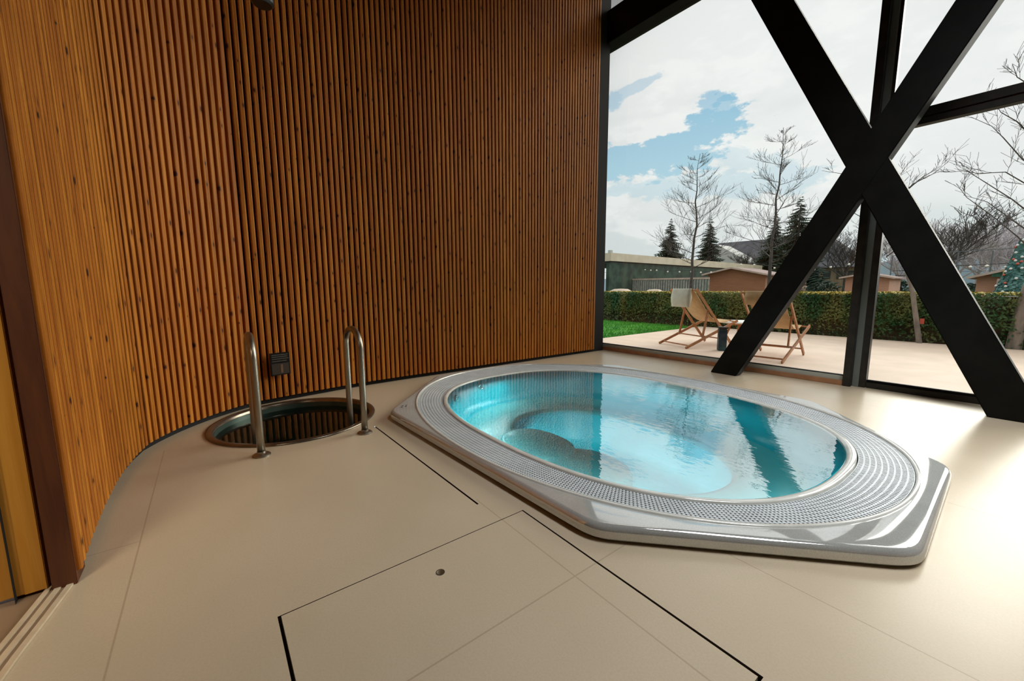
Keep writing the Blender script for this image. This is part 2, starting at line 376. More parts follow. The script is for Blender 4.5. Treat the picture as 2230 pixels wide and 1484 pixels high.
# ------------------------------------------------------------------ pool outlines
PC = (-2.13, 2.635); NL = 720
PI_ = (-2.08, 2.59); PG_ = (-2.15, 2.637)
def sup(a, b, p, z, c=None, n=NL):
    c = c or (PI_ if a < 1.6 else PG_)
    out = []
    for k in range(n):
        t = 2*math.pi*k/n; r = (abs(math.cos(t)/a)**p+abs(math.sin(t)/b)**p)**(-1/p)
        out.append((c[0]+r*math.cos(t), c[1]+r*math.sin(t), z))
    return out
HX, HY, CUT = 1.975, 1.50, .93
OCT = [(-3.10, 1.095), (-1.02, 1.195), (-.155, 2.02), (-.18, 3.17), (-1.08, 4.12), (-3.18, 4.12), (-4.12, 3.20), (-4.08, 2.02)]
def octa(inset, z, n=NL):
    lines = []
    for (ax, ay), (bx_, by_) in zip(OCT, OCT[1:]+OCT[:1]):
        L = math.hypot(bx_-ax, by_-ay); nx, ny = (by_-ay)/L, -(bx_-ax)/L
        lines.append((nx, ny, nx*(ax-PC[0])+ny*(ay-PC[1])-inset))
    rr = []
    for k in range(n):
        t = 2*math.pi*k/n; c, s_ = math.cos(t), math.sin(t)
        rr.append(min(d/(nx*c+ny*s_) for nx, ny, d in lines if nx*c+ny*s_ > 1e-3))
    sm = []
    for k in range(n):
        wsum = 0; v = 0
        for j in range(-9, 10):
            g = math.exp(-(j/4.2)**2); v += g*rr[(k+j) % n]; wsum += g
        sm.append(v/wsum)
    return [(PC[0]+sm[k]*math.cos(2*math.pi*k/n), PC[1]+sm[k]*math.sin(2*math.pi*k/n), z) for k in range(n)]
TC, TR = (-3.58, .505), .605       # plunge pool centre, radius
H0 = (-1.385, -.345, .095, 1.115)  # access hatch x0 x1 y0 y1

# ------------------------------------------------------------------ floor
def holed(outer, holes, z=0.0):
    allp = [outer]+holes
    tri = tessellate_polygon([[Vector((x, y, 0)) for x, y in l] for l in allp])
    bm = BM(); vs = [bm.verts.new((x, y, z)) for l in allp for x, y in l]
    for t in tri:
        try: bm.faces.new([vs[i] for i in t])
        except ValueError: pass
    bmesh.ops.recalc_face_normals(bm, faces=bm.faces)
    if bm.faces and sum(f.normal.z for f in bm.faces) < 0: bmesh.ops.reverse_faces(bm, faces=bm.faces)
    return bm
oct_h = [(x, y) for x, y, _ in octa(.25, 0)][::6]
tub_h = [(TC[0]+(TR-.02)*math.cos(2*math.pi*k/72), TC[1]+(TR-.02)*math.sin(2*math.pi*k/72)) for k in range(72)]
hat_h = [(H0[0], H0[2]), (H0[1], H0[2]), (H0[1], H0[3]), (H0[0], H0[3])]
ch_h = [(-3.0, .941), (-1.56, .968), (-1.56, .978), (-3.0, .951)]
FEDGE = [(-4.6, -.50), (-2.04, -.50), (-1.84, -.53), (-1.68, -.556), (-1.4, -.592), (-1.0, -.63), (-.4, -.665), (.4, -.69), (3.4, -.70)]
struct('floor', holed(FEDGE+[(3.4, 5.42), (-4.6, 5.42)], [oct_h, tub_h, hat_h, ch_h]), M['floor'])
bm = BM(); box(bm, (-4.6, -5.0, -.05), (3.4, -.40, -.004)); struct('floor_hall', bm, M['floor_dark'])
dr = thing('floor_drain', 'long thin dark slot drain running from the plunge pool towards the floor hatch', 'drain', (-2.3, .96, 0))
bm = BM(); v = [bm.verts.new(p) for p in ((-3.01, .93, -.012), (-1.55, .957, -.012), (-1.55, .99, -.012), (-3.01, .962, -.012))]; bm.faces.new(v)
link('channel_bottom', bm, M['slot'], dr)
bm = BM(); bar(bm, (-3.0, .938, -.008), (-1.56, .965, -.008), .006, .014); bar(bm, (-3.0, .954, -.008), (-1.56, .981, -.008), .006, .014)
link('channel_edge', bm, M['slot'], dr)
ha = thing('access_hatch', 'square beige tiled floor hatch outlined by a dark slot', 'floor hatch', (-.86, .6, 0))
bm = BM(); loops(bm, [[(H0[0]-.004, H0[2]-.004, -.001), (H0[1]+.004, H0[2]-.004, -.001), (H0[1]+.004, H0[3]+.004, -.001), (H0[0]-.004, H0[3]+.004, -.001)],
                      [(H0[0]-.004, H0[2]-.004, -.03), (H0[1]+.004, H0[2]-.004, -.03), (H0[1]+.004, H0[3]+.004, -.03), (H0[0]-.004, H0[3]+.004, -.03)]], capend=True)
link('frame', bm, M['slot'], ha)
g1, g2 = .010, .004
hx, hy = -1.246, .607
hole = [(hx+.013*math.cos(2*math.pi*k/24), hy+.013*math.sin(2*math.pi*k/24)) for k in range(24)]
bm = holed([(H0[0]+g2, H0[2]+g1), (H0[1]-g1, H0[2]+g1), (H0[1]-g1, H0[3]-g1), (H0[0]+g2, H0[3]-g2*1.8)], [hole], 0.0)
r = bmesh.ops.extrude_face_region(bm, geom=bm.faces[:])
bmesh.ops.translate(bm, verts=[x for x in r['geom'] if isinstance(x, bmesh.types.BMVert)], vec=(0, 0, -.02))
bmesh.ops.recalc_face_normals(bm, faces=bm.faces)
link('lid', bm, M['floor'], ha)
bm = BM(); lathe(bm, (hx, hy, 0), [(.0135, .0012), (.0165, .0012), (.0165, -.001)], 24); link('lifting_hole_ring', bm, M['slot'], ha)
# threshold track of the sliding door
tr = thing('door_track', 'pale metal double sliding door track curving along the floor below the dark post', 'door track', (-1.7, -.55, 0))
pts = [(-2.04, -.50), (-1.84, -.53), (-1.68, -.556), (-1.4, -.592), (-1.0, -.63), (-.4, -.665), (.4, -.69)]
for off, wd, nm in ((.030, .016, 'outer_rail'), (0.0, .016, 'middle_rail'), (-.028, .014, 'inner_rail')):
    bm = BM()
    for (a, b_) in zip(pts, pts[1:]): bar(bm, (a[0], a[1]+off, .003), (b_[0], b_[1]+off, .003), wd, .010)
    link(nm, bm, M['track'], tr)
bm = BM()
for (a, b_) in zip(pts, pts[1:]): bar(bm, (a[0], a[1], .0005), (b_[0], b_[1], .0005), .075, .003)
link('bed', bm, M['floor_dark'], tr)

# ------------------------------------------------------------------ slatted wall
def arc(p, q, bulge, n=14):
    p, q = Vector(p), Vector(q); d = q-p; nrm = Vector((d.y, -d.x)).normalized()   # to the right of travel is outside
    return [p+d*(i/n)+nrm*(-bulge*4*(i/n)*(1-i/n)) for i in range(n+1)]
P1 = [Vector(p) for p in ((-2.0, -.443), (-2.25, -.456), (-2.55, -.463), (-2.85, -.460), (-3.05, -.448), (-3.28, -.421), (-3.46, -.385))]
P2 = arc((-3.46, -.385), (-4.195, .285), .085)
P3 = [Vector(p) for p in ((-4.195, .285), (-4.27, .70), (-4.345, 1.2), (-4.365, 1.7), (-4.365, 5.05))]
WALLZ = 5.75
def slats(bm, path, s0, w_=.0365, dep=.036, uvl=None):
    L = [0]
    for a, b_ in zip(path, path[1:]): L.append(L[-1]+(b_-a).length)
    n = int(L[-1]/PITCH); pitch = L[-1]/n
    def at_s(s):
        for i in range(len(L)-1):
            if s <= L[i+1] or i == len(L)-2:
                d = (path[i+1]-path[i]).normalized(); return path[i]+d*(s-L[i]), d
    for i in range(n):
        s = (i+.5)*pitch; p, d = at_s(s); nr = Vector((d.y, -d.x))            # room side
        u0 = (s0+i)*PITCH
        a, b_ = p-d*w_/2, p+d*w_/2; c = .007
        prof = [a-nr*dep, a-nr*c, a-nr*c*.3+d*c*.3, a+d*c, b_-d*c, b_-nr*c*.3-d*c*.3, b_-nr*c, b_-nr*dep]
        uu = [0, .12, .16, .2, .8, .84, .88, 1.0]
        lo = [bm.verts.new((q.x, q.y, .045)) for q in prof]; hi = [bm.verts.new((q.x, q.y, WALLZ)) for q in prof]
        for k in range(7):
            f = bm.faces.new((lo[k], lo[k+1], hi[k+1], hi[k]))
            for lp, (uk, vz) in zip(f.loops, ((uu[k], .045), (uu[k+1], .045), (uu[k+1], WALLZ), (uu[k], WALLZ))):
                lp[uvl].uv = (u0+(.04+uk*.92)*PITCH*.999, vz)
        f = bm.faces.new(lo[::-1])
        for lp in f.loops: lp[uvl].uv = (u0+.02, .045)
    return s0+n
bm = BM(); uvl = bm.loops.layers.uv.new('UVMap')
n_ = slats(bm, [-0*v+v for v in P1], 0, uvl=uvl); n_ = slats(bm, P2, n_, uvl=uvl); n_ = slats(bm, P3, n_, uvl=uvl)
# turn the room side: travel runs from the post to the window, room lies to its right
bmesh.ops.recalc_face_normals(bm, faces=bm.faces)
wl = struct('wall_left', bm, M['slat'])
bm = BM(); path = P1+P2[1:]+P3[1:]
def offs(path, o):
    out = []
    for i, p in enumerate(path):
        d = (path[min(i+1, len(path)-1)]-path[max(i-1, 0)]).normalized(); out.append(p-Vector((d.y, -d.x))*o)
    return out
pa, pb = offs(path, .036), offs(path, .16)
for a0, a1, b0, b1 in zip(pa, pa[1:], pb, pb[1:]):
    for z0, z1 in ((-.02, WALLZ),):
        q = [bm.verts.new((p.x, p.y, z)) for p in (a0, a1) for z in (z0, z1)]; bm.faces.new((q[0], q[2], q[3], q[1]))
        q = [bm.verts.new((p.x, p.y, z)) for p in (b0, b1) for z in (z0, z1)]; bm.faces.new((q[0], q[1], q[3], q[2]))
link('membrane', bm, M['black_back'], wl)
# post, golden door leaf
struct('trim_1', bx((-2.11, -.520, 0), (-1.998, -.458, WALLZ), .002), M['post'])
d1 = struct('door_1', bx((-2.07, -1.9, .01), (-2.015, -.532, WALLZ), .002), M['golden'])
link('lining_strip', bx((-2.0165, -.585, .010), (-2.0135, -.534, WALLZ)), M['golden'], d1)
bm = BM(); lathe(bm, (-2.01, -.72, 0), [(.001, 0), (.001, 0)], 6)
bm.free(); bm = BM(); tube(bm, [(-2.016, -.668, .36), (-2.004, -.668, .36)], .006, 10); link('handle', bm, M['steel'], d1)

# ------------------------------------------------------------------ shell out of view: roof, walls of the hall, closing the building
bm = BM()
v = [bm.verts.new(p) for p in ((-5.2, -.6, 4.2), (3.6, -.6, 4.2), (3.6, 5.7, 5.95), (-5.2, 5.7, 5.95), (-5.2, -.6, 4.4), (3.6, -.6, 4.4), (3.6, 5.7, 6.15), (-5.2, 5.7, 6.15))]
for f in ((0, 1, 2, 3), (7, 6, 5, 4), (0, 4, 5, 1), (1, 5, 6, 2), (2, 6, 7, 3), (3, 7, 4, 0)): bm.faces.new([v[i] for i in f])
struct('ceiling', bm, M['ceiling'])
struct('ceiling_hall', bx((-2.3, -5.1, 3.4), (3.6, -.6, 3.5)), M['ceiling'])
struct('wall_back', bx((-2.3, -5.1, 0), (3.6, -5.0, 3.5)), M['wall_wood'])
struct('wall_hall', bx((-2.30, -5.0, 0), (-2.15, -1.9, 3.5)), M['wall_wood'])
struct('wall_above_door', bx((-2.0, -.62, 2.6), (3.5, -.50, 5.9)), M['wall_wood'])
struct('wall_right', bx((3.4, -5.0, 0), (3.55, 5.5, 5.95)), M['wall_wood'])
bm = BM(); box(bm, (-4.75, 5.05, -.02), (-4.40, 5.30, 5.9)); struct('wall_end', bm, M['black_back'])

# ------------------------------------------------------------------ facade
FY = 5.38
w1 = struct('window_1')
bm = BM(); box(bm, (-4.76, FY-.03, 0), (-4.655, FY+.05, 5.35)); link('jamb', bm, M['web'], w1)
link('jamb_cover', bx((-4.655, FY-.01, 0), (-4.632, FY+.05, 5.3)), M['frame'], w1)
link('sill', bx((-4.63, FY-.04, 0), (-1.13, FY+.02, .052), .003), M['frame_brown'], w1)
link('bottom_frame', bx((-4.6, FY, .052), (-1.13, FY+.05, .098)), M['spacer'], w1)
link('seal', bx((-4.6, FY+.015, .098), (-1.13, FY+.045, .110)), M['frame'], w1)
link('glass', bx((-4.64, FY+.025, .11), (-1.12, FY+.037, 4.82)), M['glass'], w1)
link('mullion', bx((-1.165, FY-.055, 0), (-1.098, FY+.03, 5.4), .004), M['frame'], w1)
link('mullion_web', bx((-1.098, FY+.01, 0), (-1.045, FY+.07, 5.4), .003), M['web'], w1)
w2 = struct('window_2')
G2 = FY+.07
link('stile', bx((-1.085, G2-.05, 0), (-.99, G2+.04, 2.60), .004), M['frame'], w2)
link('bottom_frame', bx((-.99, G2-.04, 0), (.45, G2+.04, .058), .004), M['frame'], w2)
link('glazing_bead', bx((-.99, G2-.015, .058), (.45, G2+.02, .082), .003), M['black'], w2)
link('glass', bx((-.99, G2, .08), (.45, G2+.012, 2.56)), M['glass'], w2)
link('transom', bx((-1.0, G2-.05, 2.545), (.45, G2+.04, 2.60), .003), M['frame'], w2)
link('transom_gap', bx((-1.0, G2-.02, 2.60), (.45, G2+.03, 2.612)), M['frame_brown'], w2)
w3 = struct('window_3')
link('sash_bottom', bx((-1.05, G2-.05, 2.612), (.45, G2+.04, 2.69), .003), M['frame'], w3)
link('jamb', bx((-1.045, G2-.03, 2.62), (-1.020, G2+.04, 4.82), .003), M['frame'], w3)
link('glass', bx((-1.03, G2, 2.68), (.45, G2+.012, 4.82)), M['glass'], w3)
w4 = struct('window_4')
link('glass', bx((-4.64, FY+.025, 5.40), (.45, FY+.037, 5.9)), M['glass'], w4)
link('bottom_frame', bx((-4.6, FY, 5.30), (.45, FY+.03, 5.325)), M['spacer'], w4)
link('top_frame', bx((-4.7, FY-.20, 5.48), (.45, FY-.12, 5.95), .004), M['frame'], w4)
b1 = struct('trim_2', bx((-4.72, FY-.16, 4.79), (.45, FY+.10, 5.25), .006), M['black'])
struct('trim_3', bx((.42, FY-.1, 0), (.54, FY+.12, 5.9), .004), M['frame'])
struct('added_glare_wall', bx((.54, 5.3, 0), (3.55, 5.5, 5.95)), M['wall_wood'])  # added unseen wall, ends the glass early to cut glare and side light
# cross brace: two box sections standing on the floor in one plane
br = thing('steel_cross_brace', 'large black steel X brace standing on the floor in front of the glass wall', 'steel brace', (-1.15, 4.98, 0))
def beam(name, x0, x1, slope, z1, y0, y1, wh):
    """slanting box section with horizontal feet"""
    bm = BM(); extr(bm, [(x0, 0), (x1, 0), (x1+slope*z1+wh, z1), (x0+slope*z1, z1)], y0, y1)
    bmesh.ops.bevel(bm, geom=bm.edges[:], offset=.008, segments=2, affect='EDGES'); return link(name, bm, M['black'], br)
YB = 4.93
beam('falling_beam', -.142, .165, -.495, 5.1, YB, YB+.15, 0.0)
beam('rising_beam', -2.378, -2.075, .530, 5.1, YB-.004, YB+.146, -.02)
# ceiling fitting whose underside just enters the picture
sp = thing('ceiling_spotlight', 'black ceiling spotlight at the top edge of the picture above the slatted wall', 'spotlight', (-3.1, .43, 2.8))
c = (-3.0, .41)
bm = BM(); lathe(bm, (c[0], c[1], 2.752), [(.0005, 0), (.05, 0), (.062, .012), (.062, .16), (.0005, .16)], 32); link('housing', bm, M['lamp_black'], sp, 'auto')
bm = BM(); tube(bm, [(c[0], c[1], 2.9), (c[0], c[1], 4.55)], .012, 10); link('stem', bm, M['lamp_black'], sp, True)
# plaque on the slats
pl = thing('wall_plaque', 'small dark plaque with lines of print on the slats behind the handrails', 'sign', (-4.2, .49, .36))
A, B = Vector((-4.178, .405)), Vector((-4.212, .565)); dd = (B-A); nn = Vector((dd.y, -dd.x)).normalized()
def on_plaque(u0, u1, z0, z1, th):
    bm = BM(); p, q = A+dd*u0, A+dd*u1
    vs = [bm.verts.new((a.x, a.y, z)) for z in (z0, z1) for a in (p, q, q+nn*th, p+nn*th)]
    for f in ((0, 1, 2, 3), (7, 6, 5, 4), (0, 4, 5, 1), (1, 5, 6, 2), (2, 6, 7, 3), (3, 7, 4, 0)): bm.faces.new([vs[i] for i in f])
    bmesh.ops.recalc_face_normals(bm, faces=bm.faces); return bm
link('plate', on_plaque(0, 1, .265, .475, .012), M['plaque'], pl)
for z, u in ((.455, .92), (.437, .9), (.418, .95), (.397, .85)): link('text_line', on_plaque(.08, u, z-.004, z+.004, .0135), M['plaque_text'], pl)
link('icon_panel', on_plaque(.06, .94, .275, .375, .0128), M['slot'], pl)
link('icon', on_plaque(.50, .62, .285, .365, .0142), M['plaque_icon'], pl)

# ------------------------------------------------------------------ whirlpool
wp = thing('whirlpool_tub', 'large oval whirlpool with turquoise basin and raised eight-sided grey rim', 'whirlpool', (PC[0], PC[1], 0))
RZ = .072
bm = BM()
loops(bm, [octa(.05, 0.0), octa(.012, .006), octa(0, .018), octa(0, .048), octa(.004, .058), octa(.012, .067), octa(.026, RZ), octa(.030, RZ), sup(1.900, 1.468, 2.17, RZ), sup(1.892, 1.460, 2.17, RZ-.002)])
link('rim', bm, M['rim'], wp, 'auto')
bm = BM(); loops(bm, [sup(1.900, 1.468, 2.17, RZ-.001), sup(1.898, 1.466, 2.17, RZ+.005), sup(1.884, 1.452, 2.17, RZ+.006), sup(1.880, 1.448, 2.17, RZ-.002), sup(1.880, 1.448, 2.17, RZ-.03)])
link('outer_lip', bm, M['lip'], wp, True)
bm = BM(); loops(bm, [sup(1.882, 1.450, 2.17, RZ-.02), sup(1.882, 1.450, 2.17, -.04), sup(1.57, 1.185, 2.45, -.05), sup(1.57, 1.185, 2.45, RZ-.02)]); link('gutter', bm, M['channel'], wp, True)
# grille: concentric bands crossed by short bars
def lerp_loop(a, b, t): return [(p[0]+(q[0]-p[0])*t, p[1]+(q[1]-p[1])*t, p[2]) for p, q in zip(a, b)]
NB = 580
ga = sup(1.877, 1.445, 2.17, RZ-.004, n=NB*2); gb = sup(1.579, 1.193, 2.45, RZ-.004, n=NB*2)
bm = BM(); NR = 9
for i in range(NR+1):
    t = i/NR; hw = .0135 if i in (0, NR) else .017
    l0, l1 = lerp_loop(ga, gb, max(0, t-hw)), lerp_loop(ga, gb, min(1, t+hw)); d = .014
    loops(bm, [[(x, y, z-d) for x, y, z in l0[::2]], l0[::2], l1[::2], [(x, y, z-d) for x, y, z in l1[::2]]])
for k in range(NB):
    i, j = 2*k, 2*k+1
    for s in (0,):
        a0, a1, b0, b1 = Vector(ga[i]), Vector(ga[j]), Vector(gb[i]), Vector(gb[j])
        a1 = a0+(a1-a0)*1.16; b1 = b0+(b1-b0)*1.16
        dz_ = Vector((0, 0, -.0015)); dw = Vector((0, 0, -.012))
        q = [bm.verts.new(p) for p in (a0+dz_, a1+dz_, b1+dz_, b0+dz_, a0+dw, a1+dw, b1+dw, b0+dw)]
        for f in ((0, 1, 2, 3), (0, 3, 7, 4), (1, 5, 6, 2)): bm.faces.new([q[m] for m in f])
bmesh.ops.recalc_face_normals(bm, faces=bm.faces)
link('grille', bm, M['grate'], wp)
bm = BM()
loops(bm, [sup(1.574, 1.190, 2.45, .03), sup(1.572, 1.188, 2.45, RZ), sup(1.566, 1.182, 2.46, RZ+.004), sup(1.546, 1.164, 2.48, RZ+.005), sup(1.532, 1.150, 2.5, RZ+.001), sup(1.522, 1.140, 2.5, RZ-.02)])
link('inner_lip', bm, M['lip'], wp, True)
WZ = RZ-.004
bz = -.20
bm = BM()
loops(bm, [sup(1.522, 1.140, 2.5, RZ-.015), sup(1.50, 1.12, 2.5, .0), sup(1.46, 1.08, 2.45, bz+.06), sup(1.42, 1.04, 2.4, bz), sup(1.38, 1.0, 2.4, bz-.01)])
link('basin_wall', bm, M['basin'], wp, True)
bm = BM(); loops(bm, [sup(1.385, 1.005, 2.4, bz-.01), sup(1.02, .66, 2.2, bz-.02), sup(.98, .62, 2.2, bz-.03), sup(.965, .605, 2.2, bz-.06)]); link('bench', bm, M['basin_light'], wp, True)
bm = BM(); loops(bm, [sup(.966, .606, 2.2, bz-.055), sup(.93, .575, 2.2, -.52), sup(.90, .55, 2.2, -.57), sup(.82, .48, 2.1, -.60), sup(.3, .2, 2.0, -.60)], capend=True); link('footwell', bm, M['basin'], wp, True)
for (cx_, cy_, a, b_, zt) in ((-2.33, 2.02, .36, .25, -.175), (-1.82, 2.05, .33, .27, -.195)):
    bm = BM(); c = (cx_, cy_)
    loops(bm, [sup(a, b_, 2.3, -.58, c, 60), sup(a*.97, b_*.97, 2.3, zt-.03, c, 60), sup(a*.93, b_*.93, 2.3, zt-.005, c, 60), sup(a*.85, b_*.85, 2.3, zt, c, 60)], capend=True); link('step', bm, M['basin_light'], wp, True)
for px, py in ((995, 868), (1045, 843), (1050, 850), (1255, 826), (1150, 833)):
    d = ray(px, py); best = None
    for s in range(900):                                   # where this line of sight meets the basin wall
        z = .03-s*.0003; P = CAM+d*((z-CAMH)/d.z); r_ = ((abs((P.x-PC[0])/1.48)**2.5+abs((P.y-PC[1])/1.10)**2.5)**(1/2.5))
        if abs(r_-1) < .01: best = P; break
    if best is None: continue
    out = Vector((PC[0]-best.x, PC[1]-best.y, 0)).normalized()
    bm = BM(); tube(bm, [best-out*.02, best+out*.012, best+out*.016], [.032, .032, .02], 20); link('jet_nozzle', bm, M['chrome'], wp, True)
bm = BM(); bm.faces.new([bm.verts.new(p) for p in sup(1.524, 1.142, 2.5, WZ)]); link('water', bm, M['water'], wp)
for p in ((-3.150, 1.235), (-3.150, 1.268), (-3.118, 1.215), (-3.118, 1.250)):
    bm = BM(); lathe(bm, (p[0], p[1], RZ), [(.0075, 0), (.0075, .0015), (.0003, .002)], 14); link('screw_cap', bm, M['slot'], wp)

# ------------------------------------------------------------------ plunge pool and its two handrails
pp = thing('plunge_pool', 'small round dark plunge pool sunk into the floor beside the slatted wall', 'plunge pool', (TC[0], TC[1], 0))
bm = BM(); lathe(bm, (TC[0], TC[1], 0), [(TR-.004, -.01), (TR, .004), (TR-.004, .012), (TR-.02, .016), (TR-.040, .013), (TR-.052, .002), (TR-.055, -.02)], 96); link('rim', bm, M['ring_steel'], pp, True)
bm = BM(); lathe(bm, (TC[0], TC[1], 0), [(TR-.055, -.015), (TR-.058, -1.15), (TR-.10, -1.2), (.001, -1.2)], 96); link('liner', bm, M['dark_steel'], pp, True)
bm = BM(); bm.faces.new([bm.verts.new((TC[0]+(TR-.056)*math.cos(2*math.pi*k/96), TC[1]+(TR-.056)*math.sin(2*math.pi*k/96), -.055)) for k in range(96)]); link('water', bm, M['dark_water'], pp)
def rail(y, label):
    t = thing('handrail', label, 'handrail', (-2.9, y, 0), 'handrails of the plunge pool')
    xa, xb, h, r = -2.902, -3.275, .78, .105
    pts = [(xa, y, .0), (xa, y, .2), (xa, y, .45)]
    hr = (xa-xb)/2
    for k in range(0, 19): a = math.pi*k/18; pts.append((xa-hr+hr*math.cos(a), y, h-.022-hr*.72+hr*.72*math.sin(a)))
    pts += [(xb, y, .3), (xb, y, .05), (xb, y, -.35), (xb-.02, y, -.6)]
    bm = BM(); tube(bm, pts, .0225, 20); link('rail_tube', bm, M['steel'], t, True)
    bm = BM(); lathe(bm, (xa, y, 0), [(.0005, .0), (.052, .0), (.052, .006), (.045, .012), (.026, .018), (.024, .03)], 28); link('floor_flange', bm, M['steel'], t, 'auto')
    bm = BM(); tube(bm, [(xb, y, -.25), (xb-.30, y, -.25)], .012, 10); link('wall_stay', bm, M['steel'], t, True)
rail(.193, 'steel handrail nearer the dark post, left one over the plunge pool')
rail(.842, 'steel handrail nearer the whirlpool, right one over the plunge pool')


# ================================================================== outside
GZ = -.02
struct('ground', bx((-70, 10.6, -.3), (60, 160, GZ-.03)), M['soil'])
bm = BM(); box(bm, (-5.5, 5.5, -.2), (12, 10.68, GZ+.015)); struct('terrace', bm, M['deck'])
struct('lawn_bed', bx((-30, 5.5, -.3), (-5.5, 10.62, GZ-.01)), M['lawn'])
rnd = random.Random(3)
bm = BM()
for i in range(16000):
    x = -5.52-rnd.random()**1.6*9; y = rnd.uniform(5.7, 10.7)
    if rnd.random() < .0: continue
    h = rnd.uniform(.02, .055); a = rnd.uniform(0, 6.28); wd = .008
    dxx, dyy = math.cos(a)*wd, math.sin(a)*wd; lx, ly = rnd.uniform(-.02, .02), rnd.uniform(-.02, .02)
    bm.faces.new([bm.verts.new(p) for p in ((x-dxx, y-dyy, GZ-.012), (x+dxx, y+dyy, GZ-.012), (x+lx, y+ly, GZ+h))])
tag(link('lawn_grass', bm, M['grass']), 'bright green lawn grass beside the terrace at the foot of the hedge', 'grass', kind='stuff')

# ---------------------------------------------------------------- hedge
hd = thing('clipped_hedge', 'long box-clipped dark green hedge with yellow tips along the far terrace edge', 'hedge', (-3, 11.2, 0))
HT = .925
def hedge_front(x): return 10.75+.06*math.sin(x*1.7)+.04*math.sin(x*4.1)
bm = BM(); box(bm, (-26, 10.95, GZ-.1), (9, 11.75, HT-.06)); link('twig_core', bm, M['hedge_core'], hd)
bm = BM()
for i in range(52000):
    x = -1-rnd.random()*13 if rnd.random() < .8 else rnd.uniform(-1, 5) if rnd.random() < .8 else rnd.uniform(-26, -14)
    z = GZ+(HT-GZ)*rnd.random()**.8
    if z < .30 and rnd.random() < .7: continue
    y = hedge_front(x)+rnd.random()**2*.22+(.05*noise.noise(Vector((x*2.5, z*3, 0))))
    s = rnd.uniform(.012, .030); n = Vector((rnd.uniform(-1, 1), rnd.uniform(-1.6, 0), rnd.uniform(-.4, 1.2))).normalized()
    t = n.cross(Vector((rnd.uniform(-1, 1), rnd.uniform(-1, 1), rnd.uniform(-1, 1)))).normalized(); q = n.cross(t)
    p = Vector((x, y, z)); bm.faces.new([bm.verts.new(p+t*s*1.5), bm.verts.new(p+q*s*.7), bm.verts.new(p-t*s*1.5), bm.verts.new(p-q*s*.7)])
tag(link('leaves', bm, M['hedge'], hd), kind='stuff')
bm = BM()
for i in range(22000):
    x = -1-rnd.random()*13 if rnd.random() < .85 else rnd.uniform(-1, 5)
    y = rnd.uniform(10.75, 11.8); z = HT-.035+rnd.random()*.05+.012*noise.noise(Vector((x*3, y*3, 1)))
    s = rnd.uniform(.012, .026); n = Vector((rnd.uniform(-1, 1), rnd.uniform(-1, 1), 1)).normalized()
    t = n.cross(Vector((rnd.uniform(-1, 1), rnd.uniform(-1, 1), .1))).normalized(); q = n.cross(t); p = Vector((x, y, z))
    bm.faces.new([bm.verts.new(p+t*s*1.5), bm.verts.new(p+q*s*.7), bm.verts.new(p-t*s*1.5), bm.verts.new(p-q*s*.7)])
tag(link('yellow_tips', bm, M['hedge_top'], hd), 'yellow green tips on the clipped top', kind='stuff')

